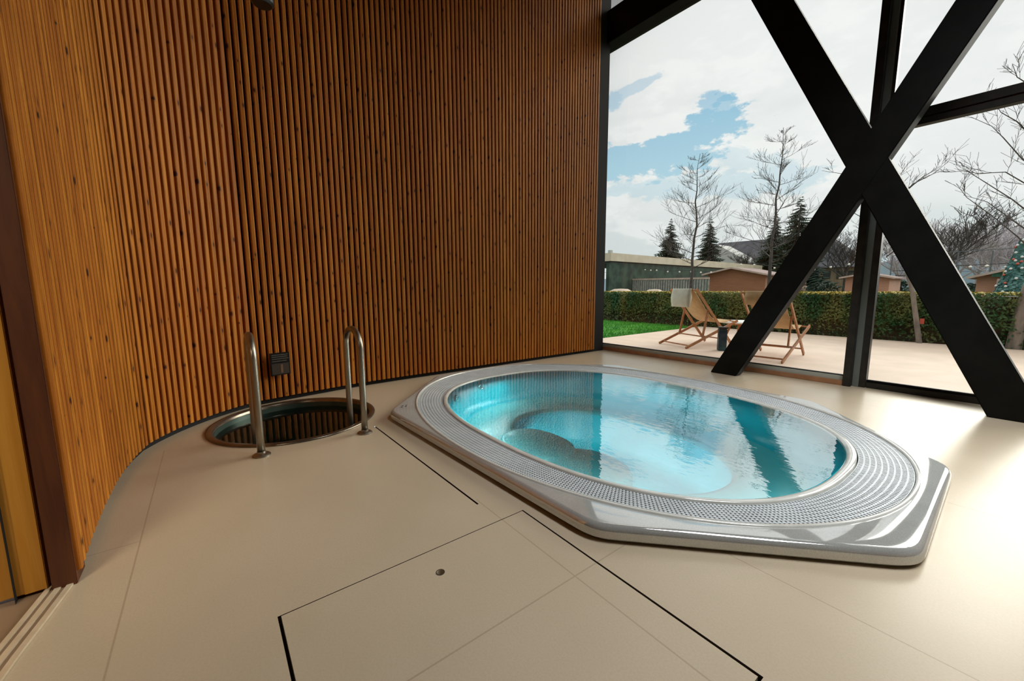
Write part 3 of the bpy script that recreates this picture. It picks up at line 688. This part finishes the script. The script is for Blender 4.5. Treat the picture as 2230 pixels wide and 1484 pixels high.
# ---------------------------------------------------------------- deck chairs (local x across, y the way the sitter faces)
def deck_chair(loc, rz, label, pillow, back_z=1.0):
    t = thing('deck_chair', label, 'deck chair', loc, 'deck chairs on the terrace', rz)
    def lk(n, bm, m, sm=False): o = link(n, bm, m, None, sm); o.parent = t; return o
    W_ = .32 if pillow else .30
    top, foot = Vector((0, .13 if pillow else .05, back_z)), Vector((0, 1.0, .015))       # long back frame: foot in front, top behind
    rear, front = Vector((0, -.06, .015)), Vector((0, 1.06, .46))      # seat frame: rests on the ground behind
    for s in (-1, 1):
        o = Vector((s*W_, 0, 0)); bm = BM(); bar(bm, top+o, foot+o, .022, .042, (0, 1, 0)); lk('back_rail', bm, M['chair_wood'])
        o2 = Vector((s*(W_+.028), 0, 0)); bm = BM(); bar(bm, rear+o2, front+o2, .022, .042); lk('seat_rail', bm, M['chair_wood'])
        o3 = Vector((s*(W_-.030), 0, 0)); pt = top.lerp(foot, .36); pb = rear.lerp(front, .36)
        bm = BM(); bar(bm, pt+o3, pb+o3, .020, .036, (0, 1, 0)); lk('prop', bm, M['chair_wood'])
    for nm, p, ww in (('top_bar', top-Vector((0, 0, .015)), W_+.01), ('front_bar', front-Vector((0, .03, .012)), W_+.035), ('foot_bar', foot.lerp(top, .10), W_), ('rear_bar', rear.lerp(front, .08), W_+.03), ('notch_bar', rear.lerp(front, .36)+Vector((0, 0, .02)), W_+.02)):
        bm = BM(); tube(bm, [p-Vector((ww, 0, 0)), p+Vector((ww, 0, 0))], .012, 10); lk(nm, bm, M['chair_wood'])
    bm = BM(); pts_ = []
    a, b = top+Vector((0, .0, .005)), front-Vector((0, .03, -.005))
    for k in range(17):
        u = k/16; p = a.lerp(b, u); sag = 4*u*(1-u); p = p+Vector((0, -.10*sag*(u), -.21*sag*(.35+u))); pts_.append(p)
    top_, bot_ = [], []
    for p in pts_:
        top_.append([bm.verts.new(p+Vector((x, 0, .002))) for x in (-.235, 0, .235)]); bot_.append([bm.verts.new(p+Vector((x, -.003, -.003))) for x in (-.235, 0, .235)])
    for i in range(16):
        for j in range(2):
            bm.faces.new((top_[i][j], top_[i][j+1], top_[i+1][j+1], top_[i+1][j])); bm.faces.new((bot_[i][j], bot_[i+1][j], bot_[i+1][j+1], bot_[i][j+1]))
        bm.faces.new((top_[i][0], top_[i+1][0], bot_[i+1][0], bot_[i][0])); bm.faces.new((top_[i][2], bot_[i][2], bot_[i+1][2], top_[i+1][2]))
    lk('canvas', bm, M['canvas'], True)
    # cushion hung over the top bar
    bm = BM(); prof = []
    for k in range(25):
        v_ = k/24; hang = .33 if pillow else .20
        prof.append((v_, hang))
    d_ = (foot-top).normalized(); nrm_ = Vector((0, -d_.z, d_.y)); nrm_ = nrm_ if nrm_.y < 0 else -nrm_
    rows = []
    for k in range(13):
        u = k/12; th = .012+.032*math.sin(math.pi*min(1, u*1.0)); zc = -hang*u
        base = Vector((0, top.y-.03-.012*u, top.z+.012+zc))
        rows.append([[bm.verts.new(base+Vector((x*(1-.05*abs(math.cos(math.pi*u))), sgn*th*(1-(x/.27)**6*.8), 0))) for x in [(-.235+.47*j/8) for j in range(9)]] for sgn in (-1, 1)])
    for k in range(12):
        for sd in (0, 1):
            for j in range(8):
                q = (rows[k][sd][j], rows[k][sd][j+1], rows[k+1][sd][j+1], rows[k+1][sd][j]); bm.faces.new(q if sd == 0 else q[::-1])
        for j in (0, 8): bm.faces.new((rows[k][0][j], rows[k+1][0][j], rows[k+1][1][j], rows[k][1][j]))
    for k in (0, 12):
        for j in range(8): bm.faces.new((rows[k][0][j], rows[k][1][j], rows[k][1][j+1], rows[k][0][j+1]))
    bmesh.ops.recalc_face_normals(bm, faces=bm.faces)
    lk('head_cushion', bm, M['pillow'] if pillow else M['canvas'], True)
    return t
f_l = Vector((.33, .94)); mid = (gnd(1443, 749)+gnd(1490, 760))/2
deck_chair((mid.x, mid.y+.05, GZ+.015), math.atan2(f_l.y, f_l.x)-math.pi/2, 'wooden deck chair with a pale green head cushion hung behind its sand canvas', True, 1.03)
rf = gnd(1700, 792)
deck_chair((rf.x-.32, rf.y+.06, GZ+.015), .03, 'wooden deck chair partly hidden by the black brace, plain sand canvas', False, .99)
# low table
tp = at(1612, 700, 8.15)
tb = thing('side_table', 'low white-topped wooden table between the two deck chairs', 'table', (tp.x, 8.15, GZ+.015))
TZ = tp.z
bm = BM(); lathe(bm, (tp.x, 8.15, TZ-.03), [(.001, 0), (.33, 0), (.35, .01), (.35, .024), (.34, .03), (.001, .03)], 48); link('table_top', bm, M['table_white'], tb, 'auto')
for a in (30, 120, 210, 300):
    a = math.radians(a); bm = BM(); bar(bm, (tp.x+.14*math.cos(a), 8.15+.14*math.sin(a), TZ-.03), (tp.x+.27*math.cos(a), 8.15+.27*math.sin(a), GZ+.015), .035, .03); link('leg', bm, M['chair_wood'], tb)
bm = BM(); bar(bm, (tp.x-.24, 8.15, TZ-.05), (tp.x+.24, 8.15, TZ-.05), .05, .03, (0, 0, 1)); bar(bm, (tp.x, 8.15-.24, TZ-.05), (tp.x, 8.15+.24, TZ-.05), .05, .03); link('apron', bm, M['chair_wood'], tb)
cp = gnd(1571, 763)
cn = thing('garden_canister', 'narrow dark blue box standing on the terrace beside the left deck chair', 'canister', (cp.x, cp.y, GZ+.015), rz=.65)
def lkc(n, bm, m, par): o = link(n, bm, m, None); o.parent = par; return o
lkc('body', bx((-.062, -.062, 0), (.062, .062, .37), .008), M['canister'], cn); lkc('lid', bx((-.07, -.07, .372), (.07, .07, .40), .006), M['lamp_black'], cn)

# ---------------------------------------------------------------- trees
def branchy(bm, p, d, L, r, depth, rn, upb=.25, spread=.7, rmin=.004):
    pts_, rad = [p], [r]; n = 4 if depth else 3
    for k in range(n):
        d = (d+Vector((rn.uniform(-.16, .16), rn.uniform(-.16, .16), rn.uniform(-.05, .16)*upb*2))).normalized()
        p = p+d*L/n; pts_.append(p); rad.append(max(rmin, r*(1-.62*(k+1)/n)))
    tube(bm, pts_, rad, 5 if r > .02 else 3, False)
    if depth <= 0: return
    for k in range(1, n+1):
        for _ in range(rn.choice((1, 2))):
            ax = Vector((rn.uniform(-1, 1), rn.uniform(-1, 1), rn.uniform(-.3, .6))).normalized()
            nd = (d*(1-spread*.5)+ax*spread+Vector((0, 0, upb))).normalized()
            branchy(bm, pts_[k], nd, L*rn.uniform(.42, .66), max(rmin, rad[k]*.62), depth-1, rn, upb, spread, rmin)
def young_tree(name, label, px, base_y, top_y, Y, seed, r=.07, whorls=22, reach=1.25, start=.30, m='bark_dark', lean=(0, 0), group='young leafless trees behind the hedge', depth=2):
    """a leader with short up-curved side branches all the way"""
    rn = random.Random(seed); b = at(px, base_y, Y); tpt = at(px+lean[0], top_y, Y)
    t = thing(name, label, 'tree', (b.x, Y, GZ-.03), group)
    base = Vector((b.x, Y, GZ-.05)); top = Vector((tpt.x, Y, tpt.z)); n = 14; pts_ = []; rad = []
    for k in range(n+1):
        u = k/n; p = base.lerp(top, u)+Vector((rn.uniform(-.05, .05), rn.uniform(-.05, .05), 0))*(u*(1.5 if u < .95 else 0)); pts_.append(p); rad.append(max(.008, r*(1-u)**.8))
    bm = BM(); tube(bm, pts_, rad, 8, False); link('trunk', bm, M[m], t, True)
    bm = BM(); H = top.z-base.z
    for i in range(whorls):
        u = start+(1-start)*(i+rn.random()*.6)/whorls; u = min(u, .97)
        k = min(n-1, int(u*n)); p = pts_[k].lerp(pts_[k+1], u*n-k); a = i*2.4+rn.uniform(-.3, .3)
        L = reach*(1-u)**.75*rn.uniform(.75, 1.15)+.12
        branchy(bm, p, Vector((math.cos(a), math.sin(a), rn.uniform(.15, .5))).normalized(), L, .018*(1-u)+.006, depth, rn, .18, .55, .0036)
    link('branches', bm, M[m], t)
    return t
young_tree('young_tree', 'slender leafless tree behind the hedge above the left deck chair', 1503, 640, 335, 15.0, 11, whorls=30, reach=1.75, lean=(22, 0))
young_tree('young_tree', 'taller slender leafless tree behind the hedge to the left of the black brace', 1672, 640, 278, 15.5, 23, whorls=28, reach=1.6, lean=(34, 0))
def broad_tree(label, px, base_y, Y, H, seed, m='bark_dark', group='leafless broad trees beyond the chalets', r=.16, depth=4, L=None, rmin=.012):
    rn = random.Random(seed); b = at(px, base_y, Y); t = thing('bare_tree', label, 'tree', (b.x, Y, GZ-.03), group)
    base = Vector((b.x, Y, GZ-.05)); bm = BM(); tube(bm, [base, base+Vector((0, 0, H*.2)), base+Vector((.05*H*.2, 0, H*.34))], [r, r*.8, r*.6], 8, False); link('trunk', bm, M[m], t, True)
    bm = BM()
    for i in range(8):
        a = i*math.tau/8+rn.uniform(-.3, .3); p = base+Vector((0, 0, H*(.2+.14*rn.random())))
        branchy(bm, p, Vector((math.cos(a)*.85, math.sin(a)*.85, rn.uniform(.35, 1.4))).normalized(), (L or H*.40)*rn.uniform(.8, 1.1), r*.42, depth, rn, .22, .7, rmin)
    link('branches', bm, M[m], t); return t
broad_tree('dark spreading leafless tree to the right of the black window mullion', 2040, 628, 40, 7.4, 5, L=2.7, rmin=.012, depth=3)
broad_tree('small leafless tree in front of the grey hip roof', 1632, 628, 47, 6.2, 9, L=2.2, rmin=.011, depth=3)
broad_tree('leafless tree just left of the black mullion, behind the brown house', 1838, 628, 47, 8.2, 14, L=2.6, rmin=.010, depth=3)
for i, (px, H, sd) in enumerate(((1958, 6.0, 31), (2078, 6.4, 32), (2125, 7.4, 33), (2180, 6.6, 34), (2238, 7.6, 35))):
    broad_tree('haze-pale purple leafless tree in the far wood on the right', px, 628, 62+2.5*(i % 3), H*1.15, sd, 'bark_far', 'pale leafless trees of the far wood', r=.20, depth=3, L=3.9, rmin=.014)
# leaning tree at the right edge and the thin one behind the brace
def near_tree(label, base, dirs, r, seed, m='bark'):
    rn = random.Random(seed); t = thing('terrace_tree', label, 'tree', (base.x, base.y, GZ), 'leafless trees standing at the terrace edge')
    pts_ = [base-Vector((0, 0, .05))]+[base+Vector(d) for d in dirs]; n = len(pts_)
    bm = BM(); tube(bm, pts_, [r*(1.25-.75*i/(n-1)) for i in range(n)], 12, False); link('trunk', bm, M[m], t, True)
    return t, pts_
t, tp_ = near_tree('grey leafless tree leaning out at the right edge beside the hedge', gnd(2206, 759), [(.02, -.02, .45), (.06, -.04, 1.0), (.22, -.05, 2.0), (.38, 0, 3.2), (.45, 0, 4.4)], .075, 3)
rn = random.Random(77); bm = BM()
def twig(bm, pts_, r, sub=5, L=.5, dp=1):
    rad = [max(.003, r*(1-.8*i/(len(pts_)-1))) for i in range(len(pts_))]; tube(bm, pts_, rad, 5, False)
    for i in range(1, len(pts_)):
        for _ in range(sub):
            u = rn.random(); p = pts_[i-1].lerp(pts_[i], u); d = (pts_[i]-pts_[i-1]).normalized()
            nd = (d*.8+Vector((rn.uniform(-.6, .6), rn.uniform(-.6, .6), rn.uniform(-.1, .8)))).normalized()
            branchy(bm, p, nd, L*rn.uniform(.5, 1.1), max(.003, rad[i]*.5), dp, rn, .1, .6, .0026)
TY = 10.7
def P_(x, y, Y=TY): return at(x, y, Y)
for pl_ in ([(2330, 640), (2262, 560), (2215, 515), (2160, 470), (2105, 430), (2082, 400)], [(2330, 560), (2262, 480), (2205, 435), (2150, 400), (2105, 372), (2070, 375)],
            [(2330, 500), (2250, 410), (2190, 375), (2130, 378), (2085, 370)], [(2320, 420), (2262, 375), (2225, 345), (2185, 300), (2160, 275), (2115, 255)],
            [(2320, 330), (2250, 300), (2215, 265), (2180, 245), (2165, 222)], [(2320, 240), (2250, 190), (2215, 168), (2205, 140)], [(2330, 620), (2262, 520), (2205, 480), (2150, 440), (2098, 425)]):
    twig(bm, [P_(x, y, TY+rn.uniform(-.3, .3)) for x, y in pl_], .013, 2, .36)
link('branches', bm, M['bark_dark'], t)
t2, _ = near_tree('thin leafless tree behind the falling bar of the black brace', gnd(2003, 747), [tuple(at(x, y, gnd(2003, 747).y)-gnd(2003, 747)) for x, y in ((1988, 640), (1966, 555), (1944, 480), (1930, 420))], .034, 4)
bm = BM()
for pl_ in ([(1945, 445), (1975, 415), (2010, 385), (2050, 362)], [(1940, 420), (1958, 385), (1978, 355)], [(1935, 470), (1960, 425), (1990, 400), (2030, 380), (2066, 352)], [(1925, 420), (1880, 400), (1830, 378), (1790, 372)],
            [(1925, 500), (1870, 470), (1835, 450)], [(1930, 560), (1970, 530), (2005, 520)], [(1950, 600), (1985, 600), (2010, 640)]):
    twig(bm, [P_(x, y, 10.75) for x, y in pl_], .012, 2, .28)
link('branches', bm, M['bark_dark'], t2)
tgp = at(2008, 700, 10.66); link('trunk_tag', bx((tgp.x-.03, 10.64, tgp.z-.05), (tgp.x+.03, 10.66, tgp.z+.05)), M['red_tag'], t2)

def conifer(label, px, top_y, Y, rb, seed, base_z=GZ):
    rn = random.Random(seed); tp_ = at(px, top_y, Y); H = tp_.z-base_z; t = thing('fir_tree', label, 'tree', (tp_.x, Y, base_z-.03), 'dark fir trees beyond the chalets')
    bm = BM(); tube(bm, [(tp_.x, Y, base_z-.05), (tp_.x, Y, base_z+H*.9)], [.22, .05], 8, False); link('trunk', bm, M['bark_dark'], t)
    bm = BM(); n = 46
    for i in range(n):
        u = i/n; z = base_z+H*(.10+.90*u); R_ = rb*(1-u)**.85*rn.uniform(.8, 1.1)+.08; m_ = max(5, int(15*(1-u)+5))
        for j in range(m_):
            a = rn.uniform(0, 6.28); L_ = R_*rn.uniform(.7, 1.12); dr_ = Vector((math.cos(a), math.sin(a), 0)); side = Vector((-dr_.y, dr_.x, 0))
            p0 = Vector((tp_.x, Y, z)); tip = p0+dr_*L_+Vector((0, 0, -L_*.28+rn.uniform(-.1, .12)))
            for q in range(5):
                c_ = p0.lerp(tip, .2+.2*q); wq = L_*.20*(1.15-.2*q)+.05
                e1 = c_+side*wq+dr_*wq*.5+Vector((0, 0, -wq*.6)); e2 = c_-side*wq+dr_*wq*.5+Vector((0, 0, -wq*.6)); nx = c_+dr_*L_*.24+Vector((0, 0, -.03))
                v_ = [bm.verts.new(x) for x in (c_, e1, nx, e2)]; bm.faces.new((v_[0], v_[1], v_[2])); bm.faces.new((v_[0], v_[2], v_[3]))
                d0 = bm.verts.new(c_+Vector((0, 0, -wq*1.1))); bm.faces.new((v_[0], d0, v_[2]))
    tag(link('needles', bm, M['conifer'], t), kind='stuff'); return t
conifer('broad dark fir left of the first slender tree', 1462, 474, 44, 2.4, 1)
conifer('narrower dark fir right of the first slender tree', 1549, 470, 45, 2.0, 2)
conifer('dark fir just left of the tallest fir', 1692, 462, 44, 2.1, 3)
conifer('tallest dark fir, left of the black brace crossing', 1746, 424, 43, 2.6, 4)

# ---------------------------------------------------------------- buildings beyond the hedge
def slabx(bm, x0, x1, y0, y1, z0, z1): box(bm, (x0, y0, z0), (x1, y1, z1))
# long flat canopy
ca = thing('canopy_building', 'long low flat-roofed open canopy with a pale fascia behind the fence', 'canopy', (-18, 24, GZ))
cl = at(1312, 567, 22); zt = cl.z; cr = gnd(1560, 583, zt); zb = at(1312, 581, 22).z
cl = cl+(cl-cr)*.25; cu = (cr-cl).normalized(); cv = Vector((-cu.y, cu.x, 0))
if cv.y < 0: cv = -cv
def cbox(u0, u1, v0, v1, z0, z1):
    bm = BM(); o = Vector((cl.x, cl.y, 0)); vs = [bm.verts.new(o+cu*u+cv*v+Vector((0, 0, z))) for z in (z0, z1) for v in (v0, v1) for u in (u0, u1)]
    for f in ((0, 2, 3, 1), (4, 5, 7, 6), (0, 1, 5, 4), (2, 6, 7, 3), (0, 4, 6, 2), (1, 3, 7, 5)): bm.faces.new([vs[i] for i in f])
    bmesh.ops.recalc_face_normals(bm, faces=bm.faces); return bm
CL = (cr-cl).length
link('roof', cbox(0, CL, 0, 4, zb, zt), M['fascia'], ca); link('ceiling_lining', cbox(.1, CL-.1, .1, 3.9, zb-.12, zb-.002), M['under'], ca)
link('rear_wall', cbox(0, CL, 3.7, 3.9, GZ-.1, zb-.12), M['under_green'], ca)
for f_ in (.30, .46, .62, .80): link('post', cbox(CL*f_-.1, CL*f_+.1, .12, .32, GZ-.1, zb-.12), M['brick_post'], ca)
# picket fence
fe = thing('picket_fence', 'weathered grey picket fence with a top rail above the hedge on the left', 'fence', (-14, 20, GZ))
fa, fb = at(1325, 610, 20), at(1545, 606, 20)
bm = BM(); bar(bm, (fa.x, 20, at(1325, 610, 20).z), (fb.x, 20, at(1545, 606, 20).z), .05, .08); link('top_rail', bm, M['bargeboard'], fe)
bm = BM(); x = fa.x
while x < fb.x: box(bm, (x, 20.02, GZ-.1), (x+.07, 20.05, at(1420, 610, 20).z)); x += .145
link('pickets', bm, M['fence'], fe)
for px, wd, hh in ((1352, .85, 629), (1425, .62, 630)):
    p = at(px, hh, 17); bm = BM(); lathe(bm, (p.x, 17, GZ-.05), [(wd, 0), (wd, p.z*.6), (wd*.8, p.z*.88+.02), (wd*.4, p.z+.05), (.01, p.z+.07)], 24)
    tag(link('heaped_cover', bm, M['stack'], None, True), 'pale rounded heap just above the hedge %s' % ('at the far left of the window' if px < 1400 else 'under the middle of the picket fence'), 'heap')
def chalet(label, Y, px0, px1, peak_px, eave_y, peak_y, m, roofm, group, trim=None, dep=3.0, over=.25):
    a, b_, pk = at(px0, eave_y, Y), at(px1, eave_y, Y), at(peak_px, peak_y, Y)
    t = thing('garden_chalet', label, 'chalet', ((a.x+b_.x)/2, Y, GZ-.03), group)
    bm = BM(); extr(bm, [(a.x, GZ-.1), (b_.x, GZ-.1), (b_.x, b_.z), (pk.x, pk.z), (a.x, a.z)], Y, Y+dep); link('wall', bm, M[m], t)
    bm = BM(); th = .06; sl = (pk.z-a.z)/(pk.x-a.x); sr = (pk.z-b_.z)/(b_.x-pk.x)
    extr(bm, [(a.x-over, a.z-over*sl), (pk.x, pk.z), (b_.x+over, b_.z-over*sr), (b_.x+over, b_.z-over*sr+th), (pk.x, pk.z+th), (a.x-over, a.z-over*sl+th)], Y-.3, Y+dep+.3); link('roof', bm, M[roofm], t)
    bm = BM(); extr(bm, [(a.x-over, a.z-over*sl-.02), (pk.x, pk.z-.02), (b_.x+over, b_.z-over*sr-.02), (b_.x+over, b_.z-over*sr+th+.01), (pk.x, pk.z+th+.01), (a.x-over, a.z-over*sl+th+.01)], Y-.34, Y-.30); link('bargeboard', bm, M['bargeboard'], t)
    return t, a, b_, pk
chalet('wide brown boarded chalet with a low gable behind the left deck chair', 24, 1543, 1668, 1598, 598, 585, 'chalet', 'chalet_roof', 'garden chalets behind the hedge')
chalet('small red-brown chalet directly behind the black window mullion', 30, 1842, 1938, 1890, 605, 597, 'chalet_red', 'chalet_roof', 'garden chalets behind the hedge')
t, a, b_, pk = chalet('red-brown chalet with green garland and yellow banner at the far right', 24, 2128, 2212, 2190, 603, 590, 'chalet_red', 'chalet_roof', 'garden chalets behind the hedge')
p0, p1 = at(2160, 600, 23.8), at(2200, 600, 23.8); link('garland', bx((p0.x, 23.7, p0.z-.06), (p1.x, 23.85, p0.z+.10)), M['green_trim'], t)
p0, p1 = at(2184, 595, 23.7), at(2194, 595, 23.7); link('banner', bx((p0.x, 23.62, p0.z-.05), (p1.x, 23.66, p0.z+.10)), M['yellow'], t)
p0 = at(2174, 622, 23.7); link('door_post', bx((p0.x-.05, 23.7, GZ-.1), (p0.x+.05, 23.78, p0.z+.25)), M['bargeboard'], t)
# house with hip roof
hs = thing('hipped_house', 'large house with a grey hip roof behind the firs and chalets', 'house', (-20, 56, GZ))
HYY = 56
e0, e1, r0, r1 = at(1512, 578, HYY), at(1868, 585, HYY), at(1590, 531, HYY), at(1800, 540, HYY)
r0 = at(1566, 530, HYY+4); r1 = at(1800, 541, HYY+4); ez = e1.z+.2
link('walls', bx((e0.x+.4, HYY, GZ-.1), (e1.x-.4, HYY+8, ez)), M['house_wall'], hs)
bm = BM(); v = [bm.verts.new(p) for p in ((e0.x-.4, HYY-.5, ez), (e1.x+.4, HYY-.5, ez), (e1.x+.4, HYY+8.5, ez), (e0.x-.4, HYY+8.5, ez), (r0.x, HYY+4, r0.z), (r1.x, HYY+4, r0.z-.1))]
for f in ((0, 1, 5, 4), (1, 2, 5), (2, 3, 4, 5), (3, 0, 4), (3, 2, 1, 0)): bm.faces.new([v[i] for i in f])
link('roof', bm, M['house_roof'], hs)
g0, g1, gp = at(1505, 575, HYY-3), at(1640, 575, HYY-3), at(1562, 533, HYY-3)
bm = BM(); extr(bm, [(g0.x, GZ-.1), (g1.x, GZ-.1), (g1.x, g1.z), (gp.x, gp.z), (g0.x, g0.z)], HYY-3, HYY+.5); link('gable', bm, M['house_gable'], hs)
for px in (1770, 1800, 1830, 1850):
    p = at(px, 600, HYY-.02); link('window', bx((p.x-.35, HYY-.04, p.z-.4), (p.x+.35, HYY, p.z+.5)), M['under'], hs)
# dark shrubs between
for i, (px, w0, y0, lab) in enumerate(((1735, 1.2, 612, 'pale flowering shrub behind the hedge right of the black brace'), (1790, 1.8, 618, 'dark evergreen shrub below the brown house'), (2090, 1.6, 618, 'dark evergreen shrub left of the garlanded chalet'), (1955, 1.0, 612, 'dark evergreen shrub right of the mullion chalet'))):
    p = at(px, y0, 35); t = thing('evergreen_shrub', lab, 'shrub', (p.x, 35, GZ-.03), 'shrubs between the chalets'); rn = random.Random(60+i)
    bm = BM(); tube(bm, [(p.x, 35, GZ-.05), (p.x, 35, p.z*.6)], [.06, .03], 6); link('stem', bm, M['bark_dark'], t)
    bm = BM()
    for k in range(900):
        a = rn.uniform(0, 6.28); u = rn.random(); rr = w0*(1-u*.6)*rn.random()**.4; c_ = Vector((p.x+rr*math.cos(a), 35+rr*math.sin(a)*.6, GZ+u*(p.z-GZ))); s = .09
        n = Vector((rn.uniform(-1, 1), rn.uniform(-1, 1), rn.uniform(-1, 1))).normalized(); q1 = n.orthogonal().normalized(); q2 = n.cross(q1)
        bm.faces.new([bm.verts.new(c_+q1*s), bm.verts.new(c_+q2*s*.6), bm.verts.new(c_-q1*s), bm.verts.new(c_-q2*s*.6)])
    tag(link('foliage', bm, M['stack'] if i == 0 else M['conifer'], t), kind='stuff')
# decorated tree at the right edge
ct_ = at(2226, 525, 22); t = thing('decorated_tree', 'teal tinsel cone tree with white and red baubles at the right edge', 'tree', (ct_.x, 22, GZ-.03)); rn = random.Random(91)
bm = BM(); H = ct_.z-GZ
for k in range(9000):
    u = rn.random()**1.5; a = rn.uniform(0, 6.28); R_ = .62*(1-u)*(.75+.3*rn.random())+.03; c_ = Vector((ct_.x+R_*math.cos(a), 22+R_*math.sin(a), GZ+.05+u*H)); s = .05
    n = Vector((math.cos(a), math.sin(a), rn.uniform(-.5, 1))).normalized(); q1 = n.orthogonal().normalized(); q2 = n.cross(q1); bm.faces.new([bm.verts.new(c_+q1*s), bm.verts.new(c_+q2*s), bm.verts.new(c_-q1*s), bm.verts.new(c_-q2*s)])
tag(link('tinsel', bm, M['spruce_teal'], t), kind='stuff')
bm = BM(); lathe(bm, (ct_.x, 22, GZ-.03), [(.5, 0), (.02, H)], 20); link('cone', bm, M['spruce_teal'], t)
for k in range(60):
    u = rn.random()**1.3; a = rn.uniform(math.pi, 2*math.pi); R_ = .64*(1-u)+.04
    bm = BM(); bmesh.ops.create_icosphere(bm, subdivisions=1, radius=.045, matrix=Matrix.Translation((ct_.x+R_*math.cos(a), 22+R_*math.sin(a), GZ+.1+u*H))); link('bauble', bm, M['bauble_a'] if k % 3 else M['bauble_b'], t, True)
# court fence poles with a cross wire
nt = thing('court_fence', 'tall thin court fence poles joined by a wire at the right', 'fence', (0, 34, GZ))
za = at(2150, 547, 34).z; xs = [at(p, 547, 34).x for p in (1945, 2088, 2163, 2300)]
for x in xs[:3]: bm = BM(); tube(bm, [(x, 34, GZ-.1), (x, 34, za)], .035, 6); link('pole', bm, M['net'], nt)
bm = BM(); tube(bm, [(xs[0], 34, za), (xs[-1], 34, za+.1)], .02, 5); tube(bm, [(xs[0], 34, za-1.1), (xs[-1], 34, za-1.05)], .012, 5); link('wire', bm, M['net'], nt)
# festoon lights
def festoon(label, pts_px, Y, n, r, pole=None):
    P = [at(x, y, Y) for x, y in pts_px]; t = thing('string_light', label, 'string lights', tuple(P[0]), 'festoon strings of round bulbs')
    line_ = []
    for a, b in zip(P, P[1:]):
        for k in range(8): u = k/8; line_.append(a.lerp(b, u)-Vector((0, 0, (a-b).length*.03*4*u*(1-u))))
    line_.append(P[-1]); bm = BM(); tube(bm, line_, r*.22, 4, False); link('cable', bm, M['cable'], t)
    if pole: q = at(*pole, Y); bm = BM(); tube(bm, [(q.x, Y, GZ-.1), (q.x, Y, q.z)], r*.6, 6); link('pole', bm, M['net'], t)
    for k in range(n):
        f = (k+.5)/n*(len(line_)-1); i = int(f); c_ = line_[i].lerp(line_[min(i+1, len(line_)-1)], f-i)
        bm = BM(); bmesh.ops.create_icosphere(bm, subdivisions=2, radius=r, matrix=Matrix.Translation(c_-Vector((0, 0, r*1.3)))); link('bulb', bm, M['bulb'], t, True)
festoon('string of round bulbs hanging under the canopy fascia', [(1368, 587), (1396, 584), (1430, 587), (1500, 589), (1560, 590)], 21, 11, .045)
festoon('lower string of round bulbs at the far left of the window', [(1305, 594), (1330, 592), (1360, 591)], 21, 4, .045, (1305, 594))
festoon('string of round bulbs crossing in front of the brown house', [(1600, 572), (1650, 574), (1740, 586), (1800, 580), (1870, 568)], 22, 7, .045, (1740, 586))
festoon('string of round bulbs on the right, above the garlanded chalet', [(1945, 590), (2088, 578), (2140, 576), (2240, 568)], 22, 5, .045, (2088, 578))
# mast far left, flag stall, hills
p = at(1327, 545, 50); t = tag(link('far_mast', bx((p.x-.25, 50, GZ-.1), (p.x+.25, 50.5, p.z)), M['house_gable']), 'thin grey mast rising over the canopy at the far left', 'mast')
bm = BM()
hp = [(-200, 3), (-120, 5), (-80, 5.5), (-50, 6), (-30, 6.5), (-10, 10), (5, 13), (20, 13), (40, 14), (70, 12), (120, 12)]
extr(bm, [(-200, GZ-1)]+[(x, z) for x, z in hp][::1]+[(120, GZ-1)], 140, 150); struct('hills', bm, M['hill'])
